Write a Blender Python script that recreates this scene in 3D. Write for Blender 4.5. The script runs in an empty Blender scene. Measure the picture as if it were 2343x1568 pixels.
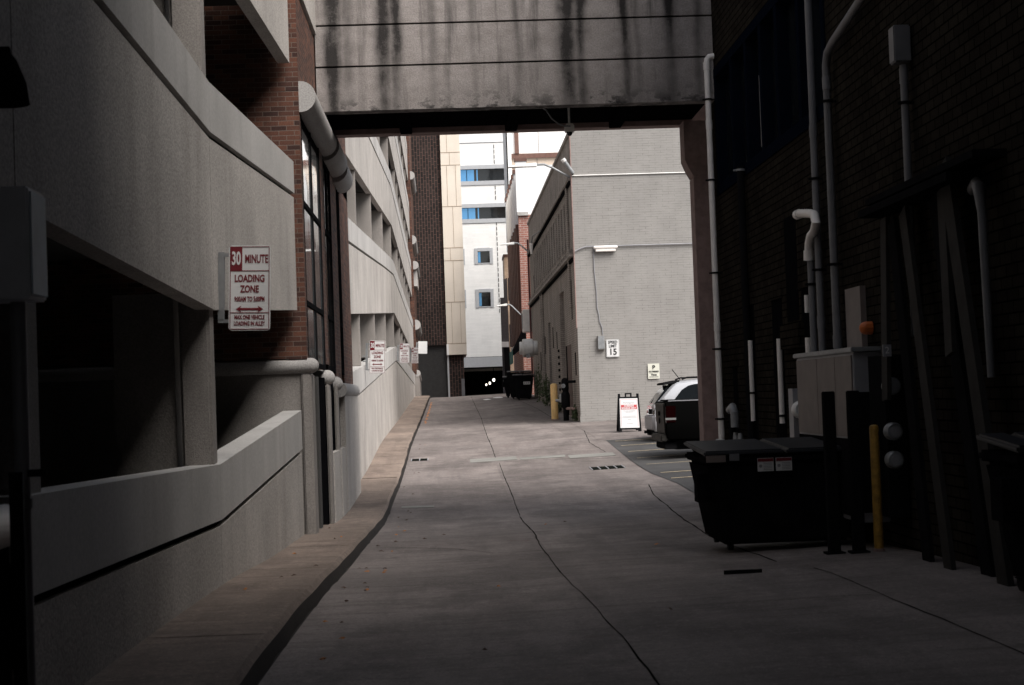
import bpy, bmesh, math, random
from mathutils import Vector, Matrix
random.seed(7)
R=math.radians
scene=bpy.context.scene
COL=scene.collection
# ------------------------------------------------------------ camera
EYE=1.6; FPX=3800.0
cam_d=bpy.data.cameras.new('camera'); cam=bpy.data.objects.new('camera',cam_d); COL.objects.link(cam)
cam_d.sensor_width=36; cam_d.lens=36*FPX/2343; cam_d.clip_end=2000; cam_d.clip_start=.1
cam.location=(0,0,EYE)
roll=.036; pitch=math.atan2(119,FPX); yaw=math.atan2(145.2,FPX)
cam.matrix_world=(Matrix.Translation((0,0,EYE))@Matrix.Rotation(-yaw,4,'Z')@Matrix.Rotation(math.pi/2+pitch,4,'X')@Matrix.Rotation(-roll,4,'Z'))
cam_d.dof.use_dof=True; cam_d.dof.focus_distance=48; cam_d.dof.aperture_fstop=6.3
scene.camera=cam
# ------------------------------------------------------------ world + sun (thin overcast, light from behind right)
SUN_EL,SUN_AZ=R(50),R(138)      # azimuth clockwise from +Y
w=bpy.data.worlds.new('World'); scene.world=w; w.use_nodes=True
nt=w.node_tree; bg=nt.nodes['Background']
sky=nt.nodes.new('ShaderNodeTexSky'); sky.sky_type='NISHITA'; sky.sun_disc=False
sky.sun_elevation=SUN_EL; sky.sun_rotation=SUN_AZ; sky.dust_density=3; sky.air_density=1
hs=nt.nodes.new('ShaderNodeHueSaturation'); hs.inputs['Saturation'].default_value=.38
nt.links.new(sky.outputs[0],hs.inputs['Color']); nt.links.new(hs.outputs[0],bg.inputs[0]); bg.inputs[1].default_value=.11
sd=bpy.data.lights.new('sun','SUN'); sd.energy=3.2; sd.angle=R(40); sd.color=(1,.955,.9)
so=bpy.data.objects.new('sun',sd); COL.objects.link(so)
sv=Vector((math.sin(SUN_AZ)*math.cos(SUN_EL),math.cos(SUN_AZ)*math.cos(SUN_EL),math.sin(SUN_EL)))
so.rotation_euler=sv.to_track_quat('Z','Y').to_euler(); so.location=(8,-10,40)
vs=scene.view_settings; vs.view_transform='Standard'; vs.look='None'; vs.exposure=.6; vs.gamma=1
scene.cycles.use_denoising=True; scene.cycles.max_bounces=5; scene.cycles.diffuse_bounces=3

# ------------------------------------------------------------ ground profile
SP=[(-20,.2),(0,.13),(9,.11),(15,.02),(18.6,-.11),(22.5,-.2),(26,-.31),(29,-.36),(33,-.27),(39.5,-.1),(48,.32),(55,.52),(65,.78),(77,1.13),(91,1.55),(98,1.70),(106,1.74),(400,1.74)]
def S_(y):
    n=len(SP)
    if y<=SP[0][0]: return SP[0][1]
    for i in range(n-1):
        x0,a=SP[i]; x1,b=SP[i+1]
        if y<=x1:
            def d(j):
                if j<=0 or j>=n-1: return 0
                return (SP[j+1][1]-SP[j-1][1])/(SP[j+1][0]-SP[j-1][0])
            t=(y-x0)/(x1-x0); h=x1-x0
            return (2*t**3-3*t*t+1)*a+(t**3-2*t*t+t)*h*d(i)+(-2*t**3+3*t*t)*b+(t**3-t*t)*h*d(i+1)
    return SP[-1][1]
def G(x,y): return S_(y)-.15+.03*max(0,min(x,9))

# ------------------------------------------------------------ materials
class NT:
    def __init__(s,name):
        s.m=bpy.data.materials.new(name); s.m.use_nodes=True; s.t=s.m.node_tree; s.b=s.t.nodes['Principled BSDF']
    def n(s,typ,ins={},**kw):
        q=s.t.nodes.new(typ)
        for k,v in kw.items(): setattr(q,k,v)
        for k,v in ins.items():
            if isinstance(v,bpy.types.NodeSocket): s.t.links.new(v,q.inputs[k])
            else: q.inputs[k].default_value=v
        return q
    def mth(s,op,a,b=0.,c=None,clamp=False):
        i={0:a,1:b}
        if c is not None: i[2]=c
        return s.n('ShaderNodeMath',i,operation=op,use_clamp=clamp).outputs[0]
    def mix(s,f,a,b,mode='MIX'):
        q=s.n('ShaderNodeMix',data_type='RGBA',blend_type=mode)
        for k,v in ((0,f),(6,a),(7,b)):
            if isinstance(v,bpy.types.NodeSocket): s.t.links.new(v,q.inputs[k])
            else: q.inputs[k].default_value=v
        return q.outputs[2]
    def pos(s): return s.n('ShaderNodeNewGeometry').outputs['Position']
    def noise(s,vec,scale,detail=4,rough=.55,stretch=None):
        if stretch: vec=s.n('ShaderNodeVectorMath',{0:vec,1:stretch},operation='MULTIPLY').outputs[0]
        return s.n('ShaderNodeTexNoise',{'Vector':vec,'Scale':scale,'Detail':detail,'Roughness':rough}).outputs['Fac']
    def rng(s,v,a,b,c=0.,d=1.): return s.n('ShaderNodeMapRange',{0:v,1:a,2:b,3:c,4:d}).outputs[0]
    def bump(s,h,st,dist=.01):
        q=s.n('ShaderNodeBump',{'Height':h,'Strength':st,'Distance':dist}); s.t.links.new(q.outputs[0],s.b.inputs['Normal'])
    def col(s,c): 
        if isinstance(c,bpy.types.NodeSocket): s.t.links.new(c,s.b.inputs['Base Color'])
        else: s.b.inputs['Base Color'].default_value=c
def c4(c): return (c[0],c[1],c[2],1)
def plain(name,c,rough=.6,metal=0.,var=.18,scale=6.,bump=.0,coat=0):
    k=NT(name); p=k.pos()
    n=k.noise(p,scale,5); d=tuple(x*(1-var) for x in c); e=tuple(min(1,x*(1+var)) for x in c)
    k.col(k.mix(k.rng(n,.3,.7),c4(d),c4(e)))
    k.b.inputs['Roughness'].default_value=rough; k.b.inputs['Metallic'].default_value=metal
    if max(c)<.035 and not metal: k.b.inputs['Specular IOR Level'].default_value=.0 if max(c)<.014 else .1
    if coat: k.b.inputs['Coat Weight'].default_value=coat
    if bump: k.bump(k.noise(p,scale*12,3),bump)
    return k.m
def concrete(name,c,var=.15,grain=.35,gs=55,bump=.5,streak=.25,rough=.88,dirt=(.4,.37,.35)):
    k=NT(name); p=k.pos()
    big=k.noise(p,.8,4); st=k.noise(p,1.0,4,.6,(1.7,1.7,.25)); fine=k.noise(p,gs,2,.7)
    base=k.mix(k.rng(big,.3,.7),c4([x*(1-var) for x in c]),c4([x*(1+var) for x in c]))
    base=k.mix(k.mth('MULTIPLY',k.rng(st,.5,.75),streak),base,c4([c[i]*dirt[i] for i in range(3)]))
    g=k.rng(fine,.32,.68,1-grain,1+grain)
    base=k.mix(1.,base,k.n('ShaderNodeCombineColor',{0:g,1:g,2:g}).outputs[0],'MULTIPLY')
    k.col(base); k.b.inputs['Roughness'].default_value=rough; k.b.inputs['Specular IOR Level'].default_value=.3
    k.bump(fine,bump,.006); return k.m
def planar(k,vertical=False):
    g=k.n('ShaderNodeNewGeometry'); a=k.n('ShaderNodeSeparateXYZ',{0:g.outputs['Position']}); nn=k.n('ShaderNodeSeparateXYZ',{0:g.outputs['True Normal']})
    f=k.mth('GREATER_THAN',k.mth('ABSOLUTE',nn.outputs[0]),.5)
    h=k.mth('ADD',k.mth('MULTIPLY',f,a.outputs[1]),k.mth('MULTIPLY',k.mth('SUBTRACT',1.,f),a.outputs[0]))
    i={0:a.outputs[2],1:h,2:0.} if vertical else {0:h,1:a.outputs[2],2:0.}
    return k.n('ShaderNodeCombineXYZ',i).outputs[0],g.outputs['Position']
def brick(name,c1,c2,mo,w=.213,h=.0677,ms=.006,vertical=False,rough=.85,bump=.5,var=.25,spec=.3,squash=1,offs=.5,gr=.2,fade=0):
    k=NT(name); v,p=planar(k,vertical)
    b=k.n('ShaderNodeTexBrick',{'Vector':v,'Color1':c4(c1),'Color2':c4(c2),'Mortar':c4(mo),'Scale':1.,'Mortar Size':ms,'Mortar Smooth':.15,'Bias':0.,'Brick Width':w,'Row Height':h},offset=offs)
    g=k.rng(k.noise(p,1.3,5,.65,(1,1,.6)),.3,.7,1-var,1+var); f=k.rng(k.noise(p,60,2),.3,.7,1-gr,1+gr); m=k.mth('MULTIPLY',g,f)
    bc=b.outputs['Color']
    if fade: bc=k.mix(k.rng(k.noise(p,2.6,5,.7,(1,1,3.5)),.40,.60,0,fade),bc,c4(c1))
    k.col(k.mix(1.,bc,k.n('ShaderNodeCombineColor',{0:m,1:m,2:m}).outputs[0],'MULTIPLY'))
    k.b.inputs['Roughness'].default_value=rough; k.b.inputs['Specular IOR Level'].default_value=spec
    k.bump(k.mth('SUBTRACT',k.mth('MULTIPLY',f,.3),b.outputs['Fac']),bump,.006); return k.m
M={}
M['panel']=concrete('aggregate_concrete',(.415,.387,.362),grain=.32,gs=45,bump=.7,streak=.32)
M['cap']=concrete('smooth_concrete',(.44,.425,.41),var=.12,grain=.1,gs=30,bump=.15,streak=.3)
M['pier']=concrete('pier_concrete',(.25,.23,.215),grain=.22,gs=70,bump=.7,streak=.3)
M['roundc']=concrete('rounded_concrete',(.36,.345,.335),var=.1,grain=.25,gs=50,bump=.5,streak=.1)
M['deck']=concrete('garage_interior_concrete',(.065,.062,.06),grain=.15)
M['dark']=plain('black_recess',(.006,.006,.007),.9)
M['redbrick']=brick('red_brick',(.125,.052,.033),(.038,.018,.015),(.13,.10,.085),ms=.005)
M['orbrick']=brick('orange_brick',(.36,.16,.085),(.25,.10,.06),(.35,.25,.19),ms=.007)
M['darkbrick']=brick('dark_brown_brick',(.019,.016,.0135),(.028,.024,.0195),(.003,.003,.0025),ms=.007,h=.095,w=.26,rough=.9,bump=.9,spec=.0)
M['greybrick']=brick('grey_painted_brick',(.292,.281,.268),(.278,.267,.254),(.155,.148,.14),ms=.006,h=.085,w=.42,var=.08,bump=.45,gr=.06,fade=.9)
M['greyside']=brick('weathered_grey_painted_brick',(.35,.315,.29),(.29,.26,.235),(.16,.145,.13),ms=.009,h=.078,w=.24,var=.25,bump=.8)
M['towerbrick']=brick('vertical_brown_block',(.030,.022,.020),(.014,.011,.0105),(.15,.085,.068),w=.40,h=.175,ms=.011,vertical=True,bump=.8)
M['whitebrick']=brick('white_block',(.84,.835,.82),(.90,.89,.875),(.80,.79,.77),w=.9,h=.13,ms=.006,bump=.2,var=.05,gr=.03)
M['pinkbrick']=brick('pink_red_brick',(.30,.13,.10),(.24,.10,.08),(.36,.27,.24),ms=.02,h=.13,w=.4)
M['tanbrick']=brick('tan_brick',(.50,.36,.26),(.44,.31,.22),(.5,.4,.32),ms=.01,h=.1,w=.3)
M['beige']=concrete('beige_stone',(.74,.672,.585),var=.05,grain=.05,gs=20,bump=.1,streak=.15)
M['tanpanel']=plain('tan_render_panel',(.62,.52,.43),.9,var=.04)
M['whitepanel']=plain('white_render_panel',(.86,.86,.86),.7,var=.02)
M['greymetal']=plain('grey_metal_cladding',(.46,.47,.49),.5,var=.05)
M['jointtan']=plain('tan_stone_joint',(.36,.28,.21),.9)
M['browntrim']=plain('brown_trim',(.13,.065,.05),.7)
M['darkcol']=plain('charcoal_cladding',(.07,.065,.07),.6)
M['shutter']=plain('dark_roller_shutter',(.035,.034,.034),.5)
M['black']=plain('black_plastic',(.010,.010,.011),.42,var=.3,scale=4,bump=.1)
M['lidm']=plain('dumpster_lid_plastic',(.017,.018,.021),.5,var=.25,scale=5,bump=.1)
M['blackm']=plain('black_metal',(.012,.012,.013),.5)
M['galv']=plain('galvanised_steel',(.30,.31,.32),.5,.5,bump=.1)
M['greypaint']=plain('grey_painted_metal',(.26,.26,.28),.5,var=.1)
M['pvcw']=plain('white_pvc',(.86,.82,.78),.4,var=.06)
M['pvcg']=plain('grey_pvc',(.16,.16,.17),.4,var=.1)
M['casegrey']=plain('grey_box_paint',(.72,.74,.80),.5,var=.08)
M['boxblue']=plain('blue_grey_box',(.62,.72,.82),.5,var=.1)
M['yellow']=plain('yellow_bollard_paint',(.88,.58,.24),.5,var=.15,scale=5)
M['dyellow']=plain('worn_yellow_paint',(.36,.20,.03),.55,var=.4,scale=14)
M['rust']=plain('rusty_brown_steel',(.33,.23,.21),.85,var=.2,scale=9,bump=.4)
M['signw']=plain('sign_white',(.70,.70,.70),.4,var=.03)
M['paper']=plain('poster_white',(.60,.60,.61),.5,var=.01)
M['cream']=plain('cream_sign',(.66,.66,.58),.5,var=.02)
M['signr']=plain('sign_dark_red',(.16,.012,.02),.4,var=.05)
M['red']=plain('poster_red',(.42,.035,.04),.4,var=.04)
M['txtk']=plain('black_lettering',(.015,.015,.015),.5)
M['txtg']=plain('grey_lettering',(.30,.30,.32),.5)
M['asph']=plain('asphalt',(.046,.045,.046),.9,var=.25,scale=1.5,bump=.5)
M['line']=plain('faded_yellow_line',(.55,.45,.30),.8,var=.25,scale=8)
M['crack']=plain('crack_filler',(.012,.013,.012),.9,var=.3,scale=20)
M['pale']=concrete('pale_concrete_patch',(.215,.212,.198),grain=.15,gs=40,bump=.2)
M['iron']=plain('cast_iron_grate',(.03,.03,.032),.6,.3)
M['bluef']=plain('dark_blue_frame',(.004,.006,.012),.5)
M['board']=plain('weathered_board',(.03,.028,.026),.8,var=.25,scale=5,bump=.2)
M['cabtan']=plain('tan_cabinet_paint',(.165,.137,.125),.6,var=.12,scale=5)
M['maroon']=plain('maroon_conduit',(.10,.03,.03),.6)
M['green']=plain('green_leaves',(.05,.075,.028),.7,var=.4,scale=12)
M['leafo']=plain('orange_leaf',(.40,.16,.05),.7,var=.3)
M['leafd']=plain('brown_leaf',(.07,.035,.025),.7,var=.3)
M['wood']=plain('peeling_brown_door_paint',(.11,.075,.065),.8,var=.35,scale=6)
M['carw']=plain('silver_white_car_paint',(.46,.47,.50),.25,.1,var=.01,coat=.8)
M['carb']=plain('black_car_paint',(.0035,.0035,.0035),.4,.0,var=.01)
M['dirtyb']=plain('dusty_black_paint',(.03,.028,.026),.6,var=.5,scale=5)
M['lampr']=plain('red_lens',(.008,.001,.0012),.15,var=.02,coat=.6)
M['lampw']=plain('clear_lens',(.22,.22,.22),.15,var=.02,coat=.6)
M['tyre']=plain('tyre_rubber',(.015,.015,.015),.8)
M['rim']=plain('wheel_rim',(.4,.4,.42),.3,.8)
M['teal']=plain('teal_awning',(.01,.10,.09),.7)
M['alu']=plain('brushed_aluminium',(.72,.71,.69),.45,.15,var=.12,bump=.1)
M['orange']=plain('orange_cap',(.45,.10,.01),.5)
M['white_s']=plain('white_paint_spill',(.75,.75,.72),.7)
def glass(name,c,rough=.05,spec=.8,metal=0):
    k=NT(name); k.col(c4(c)); k.b.inputs['Roughness'].default_value=rough; k.b.inputs['Specular IOR Level'].default_value=spec; k.b.inputs['Metallic'].default_value=metal
    n=k.noise(k.pos(),1.2,2); k.bump(n,.12,.02); return k.m
M['glass']=glass('dark_window_glass',(.01,.012,.014))
M['glassr']=glass('reflective_window_glass',(.55,.58,.6),.04,1,.75)
M['skyglass']=glass('sky_reflection_tinted_glass',(.16,.42,.75),.08,1,.7)  # blue of the reflected sky is put into the glass colour
def emis(name,c,e):
    k=NT(name); k.b.inputs['Emission Color'].default_value=c4(c); k.b.inputs['Emission Strength'].default_value=e; return k.m
M['lit']=emis('lit_lamp',(1,.93,.8),2.2)

# road concrete: slabs, broom texture, stains and tyre dirt
def roadmat(name,c,pink=1.):
    k=NT(name); p=k.pos()
    big=k.noise(p,.35,5,.6); mid=k.noise(p,1.1,6,.65,(1.,.55,1)); fine=k.noise(p,70,2,.7); rub=k.noise(p,1.5,5,.6,(2.2,.16,1))
    cross=k.noise(p,2.2,5,.6,(.35,2.4,1))
    base=k.mix(k.rng(big,.32,.68),c4([c[0]*.80,c[1]*.80,c[2]*.80]),c4([c[0]*1.15,c[1]*1.13,c[2]*1.12]))
    base=k.mix(k.mth('MULTIPLY',k.rng(mid,.45,.68),.7),base,c4([c[0]*.48,c[1]*.46,c[2]*.45]))
    base=k.mix(k.mth('MULTIPLY',k.rng(rub,.47,.7),.55),base,c4([c[0]*.55,c[1]*.53,c[2]*.54]))
    base=k.mix(k.mth('MULTIPLY',k.rng(cross,.50,.70),.65),base,c4([c[0]*.45,c[1]*.42,c[2]*.41]))
    sp=k.noise(p,9,3,.7); base=k.mix(k.mth('MULTIPLY',k.rng(sp,.68,.78),.4),base,c4([c[0]*1.9,c[1]*1.9,c[2]*1.85]))
    rd=k.noise(k.n('ShaderNodeVectorMath',{0:p,1:(31,7,0)},operation='ADD').outputs[0],1.7,4,.6,(.8,1.8,1)); base=k.mix(k.mth('MULTIPLY',k.rng(rd,.68,.76),.5*pink),base,(.16,.035,.03,1))
    sx=k.n('ShaderNodeSeparateXYZ',{0:p}); cell=k.n('ShaderNodeCombineXYZ',{0:k.mth('FLOOR',k.mth('DIVIDE',k.mth('SUBTRACT',sx.outputs[0],1.08),2.3)),1:k.mth('FLOOR',k.mth('DIVIDE',k.mth('SUBTRACT',sx.outputs[1],2.6),4.3)),2:0.}).outputs[0]
    wn=k.n('ShaderNodeTexWhiteNoise',{'Vector':cell}).outputs['Value']; gg=k.rng(wn,0,1,.84,1.12); base=k.mix(1.,base,k.n('ShaderNodeCombineColor',{0:gg,1:gg,2:gg}).outputs[0],'MULTIPLY')
    blot=k.noise(k.n('ShaderNodeVectorMath',{0:p,1:(3,17,0)},operation='ADD').outputs[0],.75,7,.72,(1.,.6,1)); base=k.mix(k.mth('MULTIPLY',k.rng(blot,.50,.60),.55),base,c4([c[0]*.36,c[1]*.35,c[2]*.35]))
    scr=k.noise(p,5,6,.75,(.5,3.5,1)); base=k.mix(k.mth('MULTIPLY',k.rng(scr,.56,.68),.45),base,c4([c[0]*1.5,c[1]*1.48,c[2]*1.45]))
    pit=k.noise(p,22,4,.75,(1,.8,1)); base=k.mix(k.mth('MULTIPLY',k.rng(pit,.52,.66),.5),base,c4([c[0]*.45,c[1]*.44,c[2]*.43])); base=k.mix(k.mth('MULTIPLY',k.rng(pit,.44,.34),.35),base,c4([c[0]*1.6,c[1]*1.58,c[2]*1.55]))
    g=k.rng(fine,.3,.7,.72,1.28); base=k.mix(1.,base,k.n('ShaderNodeCombineColor',{0:g,1:g,2:g}).outputs[0],'MULTIPLY')
    k.col(base); k.b.inputs['Roughness'].default_value=.8; k.b.inputs['Specular IOR Level'].default_value=.35
    k.bump(k.mth('ADD',k.mth('MULTIPLY',fine,.4),k.noise(p,8,4)),.45,.01); return k.m
M['road']=roadmat('alley_concrete',(.215,.189,.180))
M['walk']=roadmat('sidewalk_concrete',(.25,.198,.165),.3)
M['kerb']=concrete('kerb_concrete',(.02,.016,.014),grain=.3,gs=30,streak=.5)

# bridge concrete with dark water streaks at fixed places along its face
def bridgemat():
    k=NT('stained_bridge_concrete'); p=k.pos(); s=k.n('ShaderNodeSeparateXYZ',{0:p})
    wob=k.mth('MULTIPLY',k.mth('SUBTRACT',k.noise(p,2.2,5,.7,(1,1,.35)),.5),.22)
    x=k.mth('ADD',s.outputs[0],wob)
    tot=None
    for xc,wd,am in ((-1.66,.10,1.),(-1.45,.08,.5),(-.86,.09,.85),(-.68,.07,.8),(-.1,.05,.35),(.55,.05,.3),(1.25,.05,.4),(2.03,.11,1.),(2.25,.08,.75),(2.95,.06,.8),(3.15,.04,.3),(3.68,.07,.75),(4.1,.05,.5)):
        d=k.mth('DIVIDE',k.mth('SUBTRACT',x,xc),wd*1.35); e=k.mth('MULTIPLY',k.mth('POWER',2.718,k.mth('MULTIPLY',k.mth('MULTIPLY',d,d),-1.)),am)
        tot=e if tot is None else k.mth('MAXIMUM',tot,e)
    st=k.noise(p,1.,5,.65,(4.5,1,.35)); bl=k.noise(p,3.2,6,.7,(1,1,1.6)); fine=k.noise(p,42,3,.75)
    up=k.rng(s.outputs[2],6.1,7.8,.85,1.5)
    f=k.mth('MULTIPLY',k.mth('MULTIPLY',tot,up),k.rng(st,.3,.6,.8,1.15))
    f=k.mth('MAXIMUM',f,k.mth('MULTIPLY',k.rng(st,.50,.72),k.mth('MULTIPLY',up,.7)))
    low=k.rng(s.outputs[2],6.1,6.55,1.,0.); f=k.mth('MAXIMUM',f,k.mth('MULTIPLY',k.rng(bl,.47,.56),low))
    f=k.mth('MULTIPLY',f,k.mth('MULTIPLY',k.rng(fine,.3,.6,.8,1.1),k.rng(k.noise(p,1.3,5,.7),.35,.6,.6,1.1)),clamp=True)
    base=k.mix(k.rng(bl,.3,.7),(.23,.205,.193,1),(.34,.308,.294,1))
    base=k.mix(f,base,(.020,.017,.016,1))
    g=k.rng(fine,.28,.72,.72,1.3); base=k.mix(1.,base,k.n('ShaderNodeCombineColor',{0:g,1:g,2:g}).outputs[0],'MULTIPLY')
    k.col(base); k.b.inputs['Roughness'].default_value=.9; k.bump(fine,.9,.008); return k.m
M['bridge']=bridgemat()

# ------------------------------------------------------------ mesh helpers
class MB:
    def __init__(s): s.v=[]; s.f=[]; s.mi=[]; s.cur=0
    def add(s,vs,fs):
        o=len(s.v); s.v+= [tuple(p) for p in vs]; s.f+=[tuple(i+o for i in f) for f in fs]; s.mi+=[s.cur]*len(fs); return s
    def box(s,x0,x1,y0,y1,z0,z1):
        v=[(x0,y0,z0),(x1,y0,z0),(x1,y1,z0),(x0,y1,z0),(x0,y0,z1),(x1,y0,z1),(x1,y1,z1),(x0,y1,z1)]
        return s.add(v,[(0,3,2,1),(4,5,6,7),(0,1,5,4),(1,2,6,5),(2,3,7,6),(3,0,4,7)])
    def hexa(s,v): return s.add(v,[(0,3,2,1),(4,5,6,7),(0,1,5,4),(1,2,6,5),(2,3,7,6),(3,0,4,7)])
    def prism(s,poly,fn,a,b):
        """poly of (p,q); fn(p,q,t)->xyz ; extruded t=a..b"""
        n=len(poly); v=[fn(p,q,a) for p,q in poly]+[fn(p,q,b) for p,q in poly]
        return s.add(v,[tuple(range(n-1,-1,-1)),tuple(range(n,2*n))]+[(i,(i+1)%n,n+(i+1)%n,n+i) for i in range(n)])
    def tube(s,pts,r,n=12,cap=True):
        pts=[Vector(p) for p in pts]; rs=r if isinstance(r,(list,tuple)) else [r]*len(pts); rings=[]; up=None
        for i,p in enumerate(pts):
            t=((pts[i+1]-p).normalized() if i<len(pts)-1 else Vector())+((p-pts[i-1]).normalized() if i>0 else Vector()); t.normalize()
            if up is None: up=Vector((0,0,1)) if abs(t.z)<.9 else Vector((1,0,0))
            a=t.cross(up).normalized(); b=a.cross(t).normalized(); up=b
            rings.append([p+(a*math.cos(2*math.pi*j/n)+b*math.sin(2*math.pi*j/n))*rs[i] for j in range(n)])
        v=[q for g in rings for q in g]; f=[]
        for i in range(len(pts)-1):
            for j in range(n): f.append((i*n+j,i*n+(j+1)%n,(i+1)*n+(j+1)%n,(i+1)*n+j))
        if cap: f+= [tuple(range(n-1,-1,-1)),tuple(range((len(pts)-1)*n,len(pts)*n))]
        return s.add(v,f)
    def capsule(s,a,b,r,ea=False,eb=True,n=16):
        a=Vector(a);b=Vector(b);d=(b-a).normalized();P=[];Rr=[]
        if ea:
            for k in range(6): t=math.pi/2*(1-k/5.5); P.append(a-d*r*math.sin(t)); Rr.append(max(.004,r*math.cos(t)))
        else: P.append(a);Rr.append(r)
        if eb:
            for k in range(7): t=math.pi/2*k/6.; P.append(b+d*r*math.sin(t)); Rr.append(max(.004,r*math.cos(t)))
        else: P.append(b);Rr.append(r)
        return s.tube(P,Rr,n)
    def build(s,name,mats,parent=None,smooth=False,bevel=0,origin=None):
        me=bpy.data.meshes.new(name)
        off=Vector((0,0,0))
        if parent is not None: off=parent_loc(parent)
        elif origin is not None: off=Vector(origin)
        me.from_pydata([tuple(Vector(p)-off) for p in s.v],[],s.f); me.validate()
        if not isinstance(mats,(list,tuple)): mats=[mats]
        for m in mats: me.materials.append(M[m] if isinstance(m,str) else m)
        if len(mats)>1:
            for p,i in zip(me.polygons,s.mi): p.material_index=i
        bm=bmesh.new(); bm.from_mesh(me); bmesh.ops.recalc_face_normals(bm,faces=bm.faces)
        if bevel: bmesh.ops.bevel(bm,geom=[e for e in bm.edges],offset=bevel,segments=2,affect='EDGES',clamp_overlap=True)
        bm.to_mesh(me); bm.free()
        if smooth:
            for p in me.polygons: p.use_smooth=True
            try: me.set_sharp_from_angle(angle=R(35))
            except Exception: pass
        o=bpy.data.objects.new(name,me); COL.objects.link(o)
        if parent is not None: o.parent=parent
        elif origin is not None: o.location=off
        return o
def parent_loc(o):
    l=Vector(o.location); 
    while o.parent is not None: o=o.parent; l+=Vector(o.location)
    return l
def tag(o,label=None,cat=None,group=None,kind=None):
    if label: o['label']=label
    if cat: o['category']=cat
    if group: o['group']=group
    if kind: o['kind']=kind
    return o
def thing(name,label,cat,loc=(0,0,0),group=None):
    o=bpy.data.objects.new(name,None); COL.objects.link(o); o.location=loc; return tag(o,label,cat,group)
def box(name,mat,parent,*d,bevel=0,**k): return MB().box(*d).build(name,mat,parent,bevel=bevel,**k)
def copy_tree(o,parent=None):
    c=o.copy(); COL.objects.link(c); c.parent=parent
    for ch in list(o.children): copy_tree(ch,c)
    return c
def text_mesh(body,size,xs=1.,bold=0.,ex=.001):
    cu=bpy.data.curves.new('t','FONT'); cu.body=body; cu.size=size; cu.align_x='CENTER'; cu.align_y='CENTER'; cu.offset=bold; cu.extrude=ex; cu.resolution_u=3
    ob=bpy.data.objects.new('t',cu); COL.objects.link(ob); bpy.context.view_layer.update()
    me=bpy.data.meshes.new_from_object(ob.evaluated_get(bpy.context.evaluated_depsgraph_get()))
    v=[(p.co.x*xs,p.co.y,p.co.z) for p in me.vertices]; f=[tuple(p.vertices) for p in me.polygons]
    bpy.data.objects.remove(ob); bpy.data.curves.remove(cu); bpy.data.meshes.remove(me); return v,f
def letters(mb,body,x,z,size,xs=1.,bold=0.,y=-.006):
    """text in the XZ plane facing -Y"""
    v,f=text_mesh(body,size,xs,bold); mb.add([(x+a,y-c,z+b) for a,b,c in v],f); return mb
def rrect(mb,x0,x1,z0,z1,y0,y1,r=.03,n=5):
    P=[]
    for cx,cz,a0 in ((x1-r,z1-r,0),(x0+r,z1-r,90),(x0+r,z0+r,180),(x1-r,z0+r,270)):
        for k in range(n+1): a=R(a0+90*k/n); P.append((cx+r*math.cos(a),cz+r*math.sin(a)))
    return mb.prism(P,lambda p,q,t:(p,t,q),y0,y1)

# ------------------------------------------------------------ SETTING: ground, road, sidewalk, lot
def sheet(name,x0,x1,y0,y1,nx,ny,mat,dz=0.,zf=G):
    mb=MB(); v=[]; f=[]
    for j in range(ny+1):
        for i in range(nx+1):
            x=x0+(x1-x0)*i/nx; y=y0+(y1-y0)*j/ny; v.append((x,y,zf(x,y)+dz))
    for j in range(ny):
        for i in range(nx): a=j*(nx+1)+i; f.append((a,a+1,a+nx+2,a+nx+1))
    return mb.add(v,f).build(name,mat,smooth=True)
def ribbon(mb,pts,wd,dz=.004,step=.35,wob=.0,rnd=0.):
    P=[]
    for i in range(len(pts)-1):
        a=Vector(pts[i]);b=Vector(pts[i+1]);n=max(1,int((b-a).length/step))
        for k in range(n): P.append(a.lerp(b,k/n)+Vector((random.uniform(-1,1),random.uniform(-1,1)))*wob)
    P.append(Vector(pts[-1])); v=[];f=[]
    for i,p in enumerate(P):
        t=(P[min(i+1,len(P)-1)]-P[max(i-1,0)]).normalized(); nn=Vector((-t.y,t.x)); ww=wd*.5*(1+random.uniform(-rnd,rnd))
        for s in (-1,1): q=p+nn*s*ww; v.append((q.x,q.y,G(q.x,q.y)+dz))
    for i in range(len(P)-1): f.append((2*i,2*i+1,2*i+3,2*i+2))
    return mb.add(v,f)
# wide ground under everything
gz=lambda x,y: G(x,y)-.25
tag(sheet('ground',-120,140,-60,420,26,160,'asph',zf=gz),kind='structure')
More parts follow.
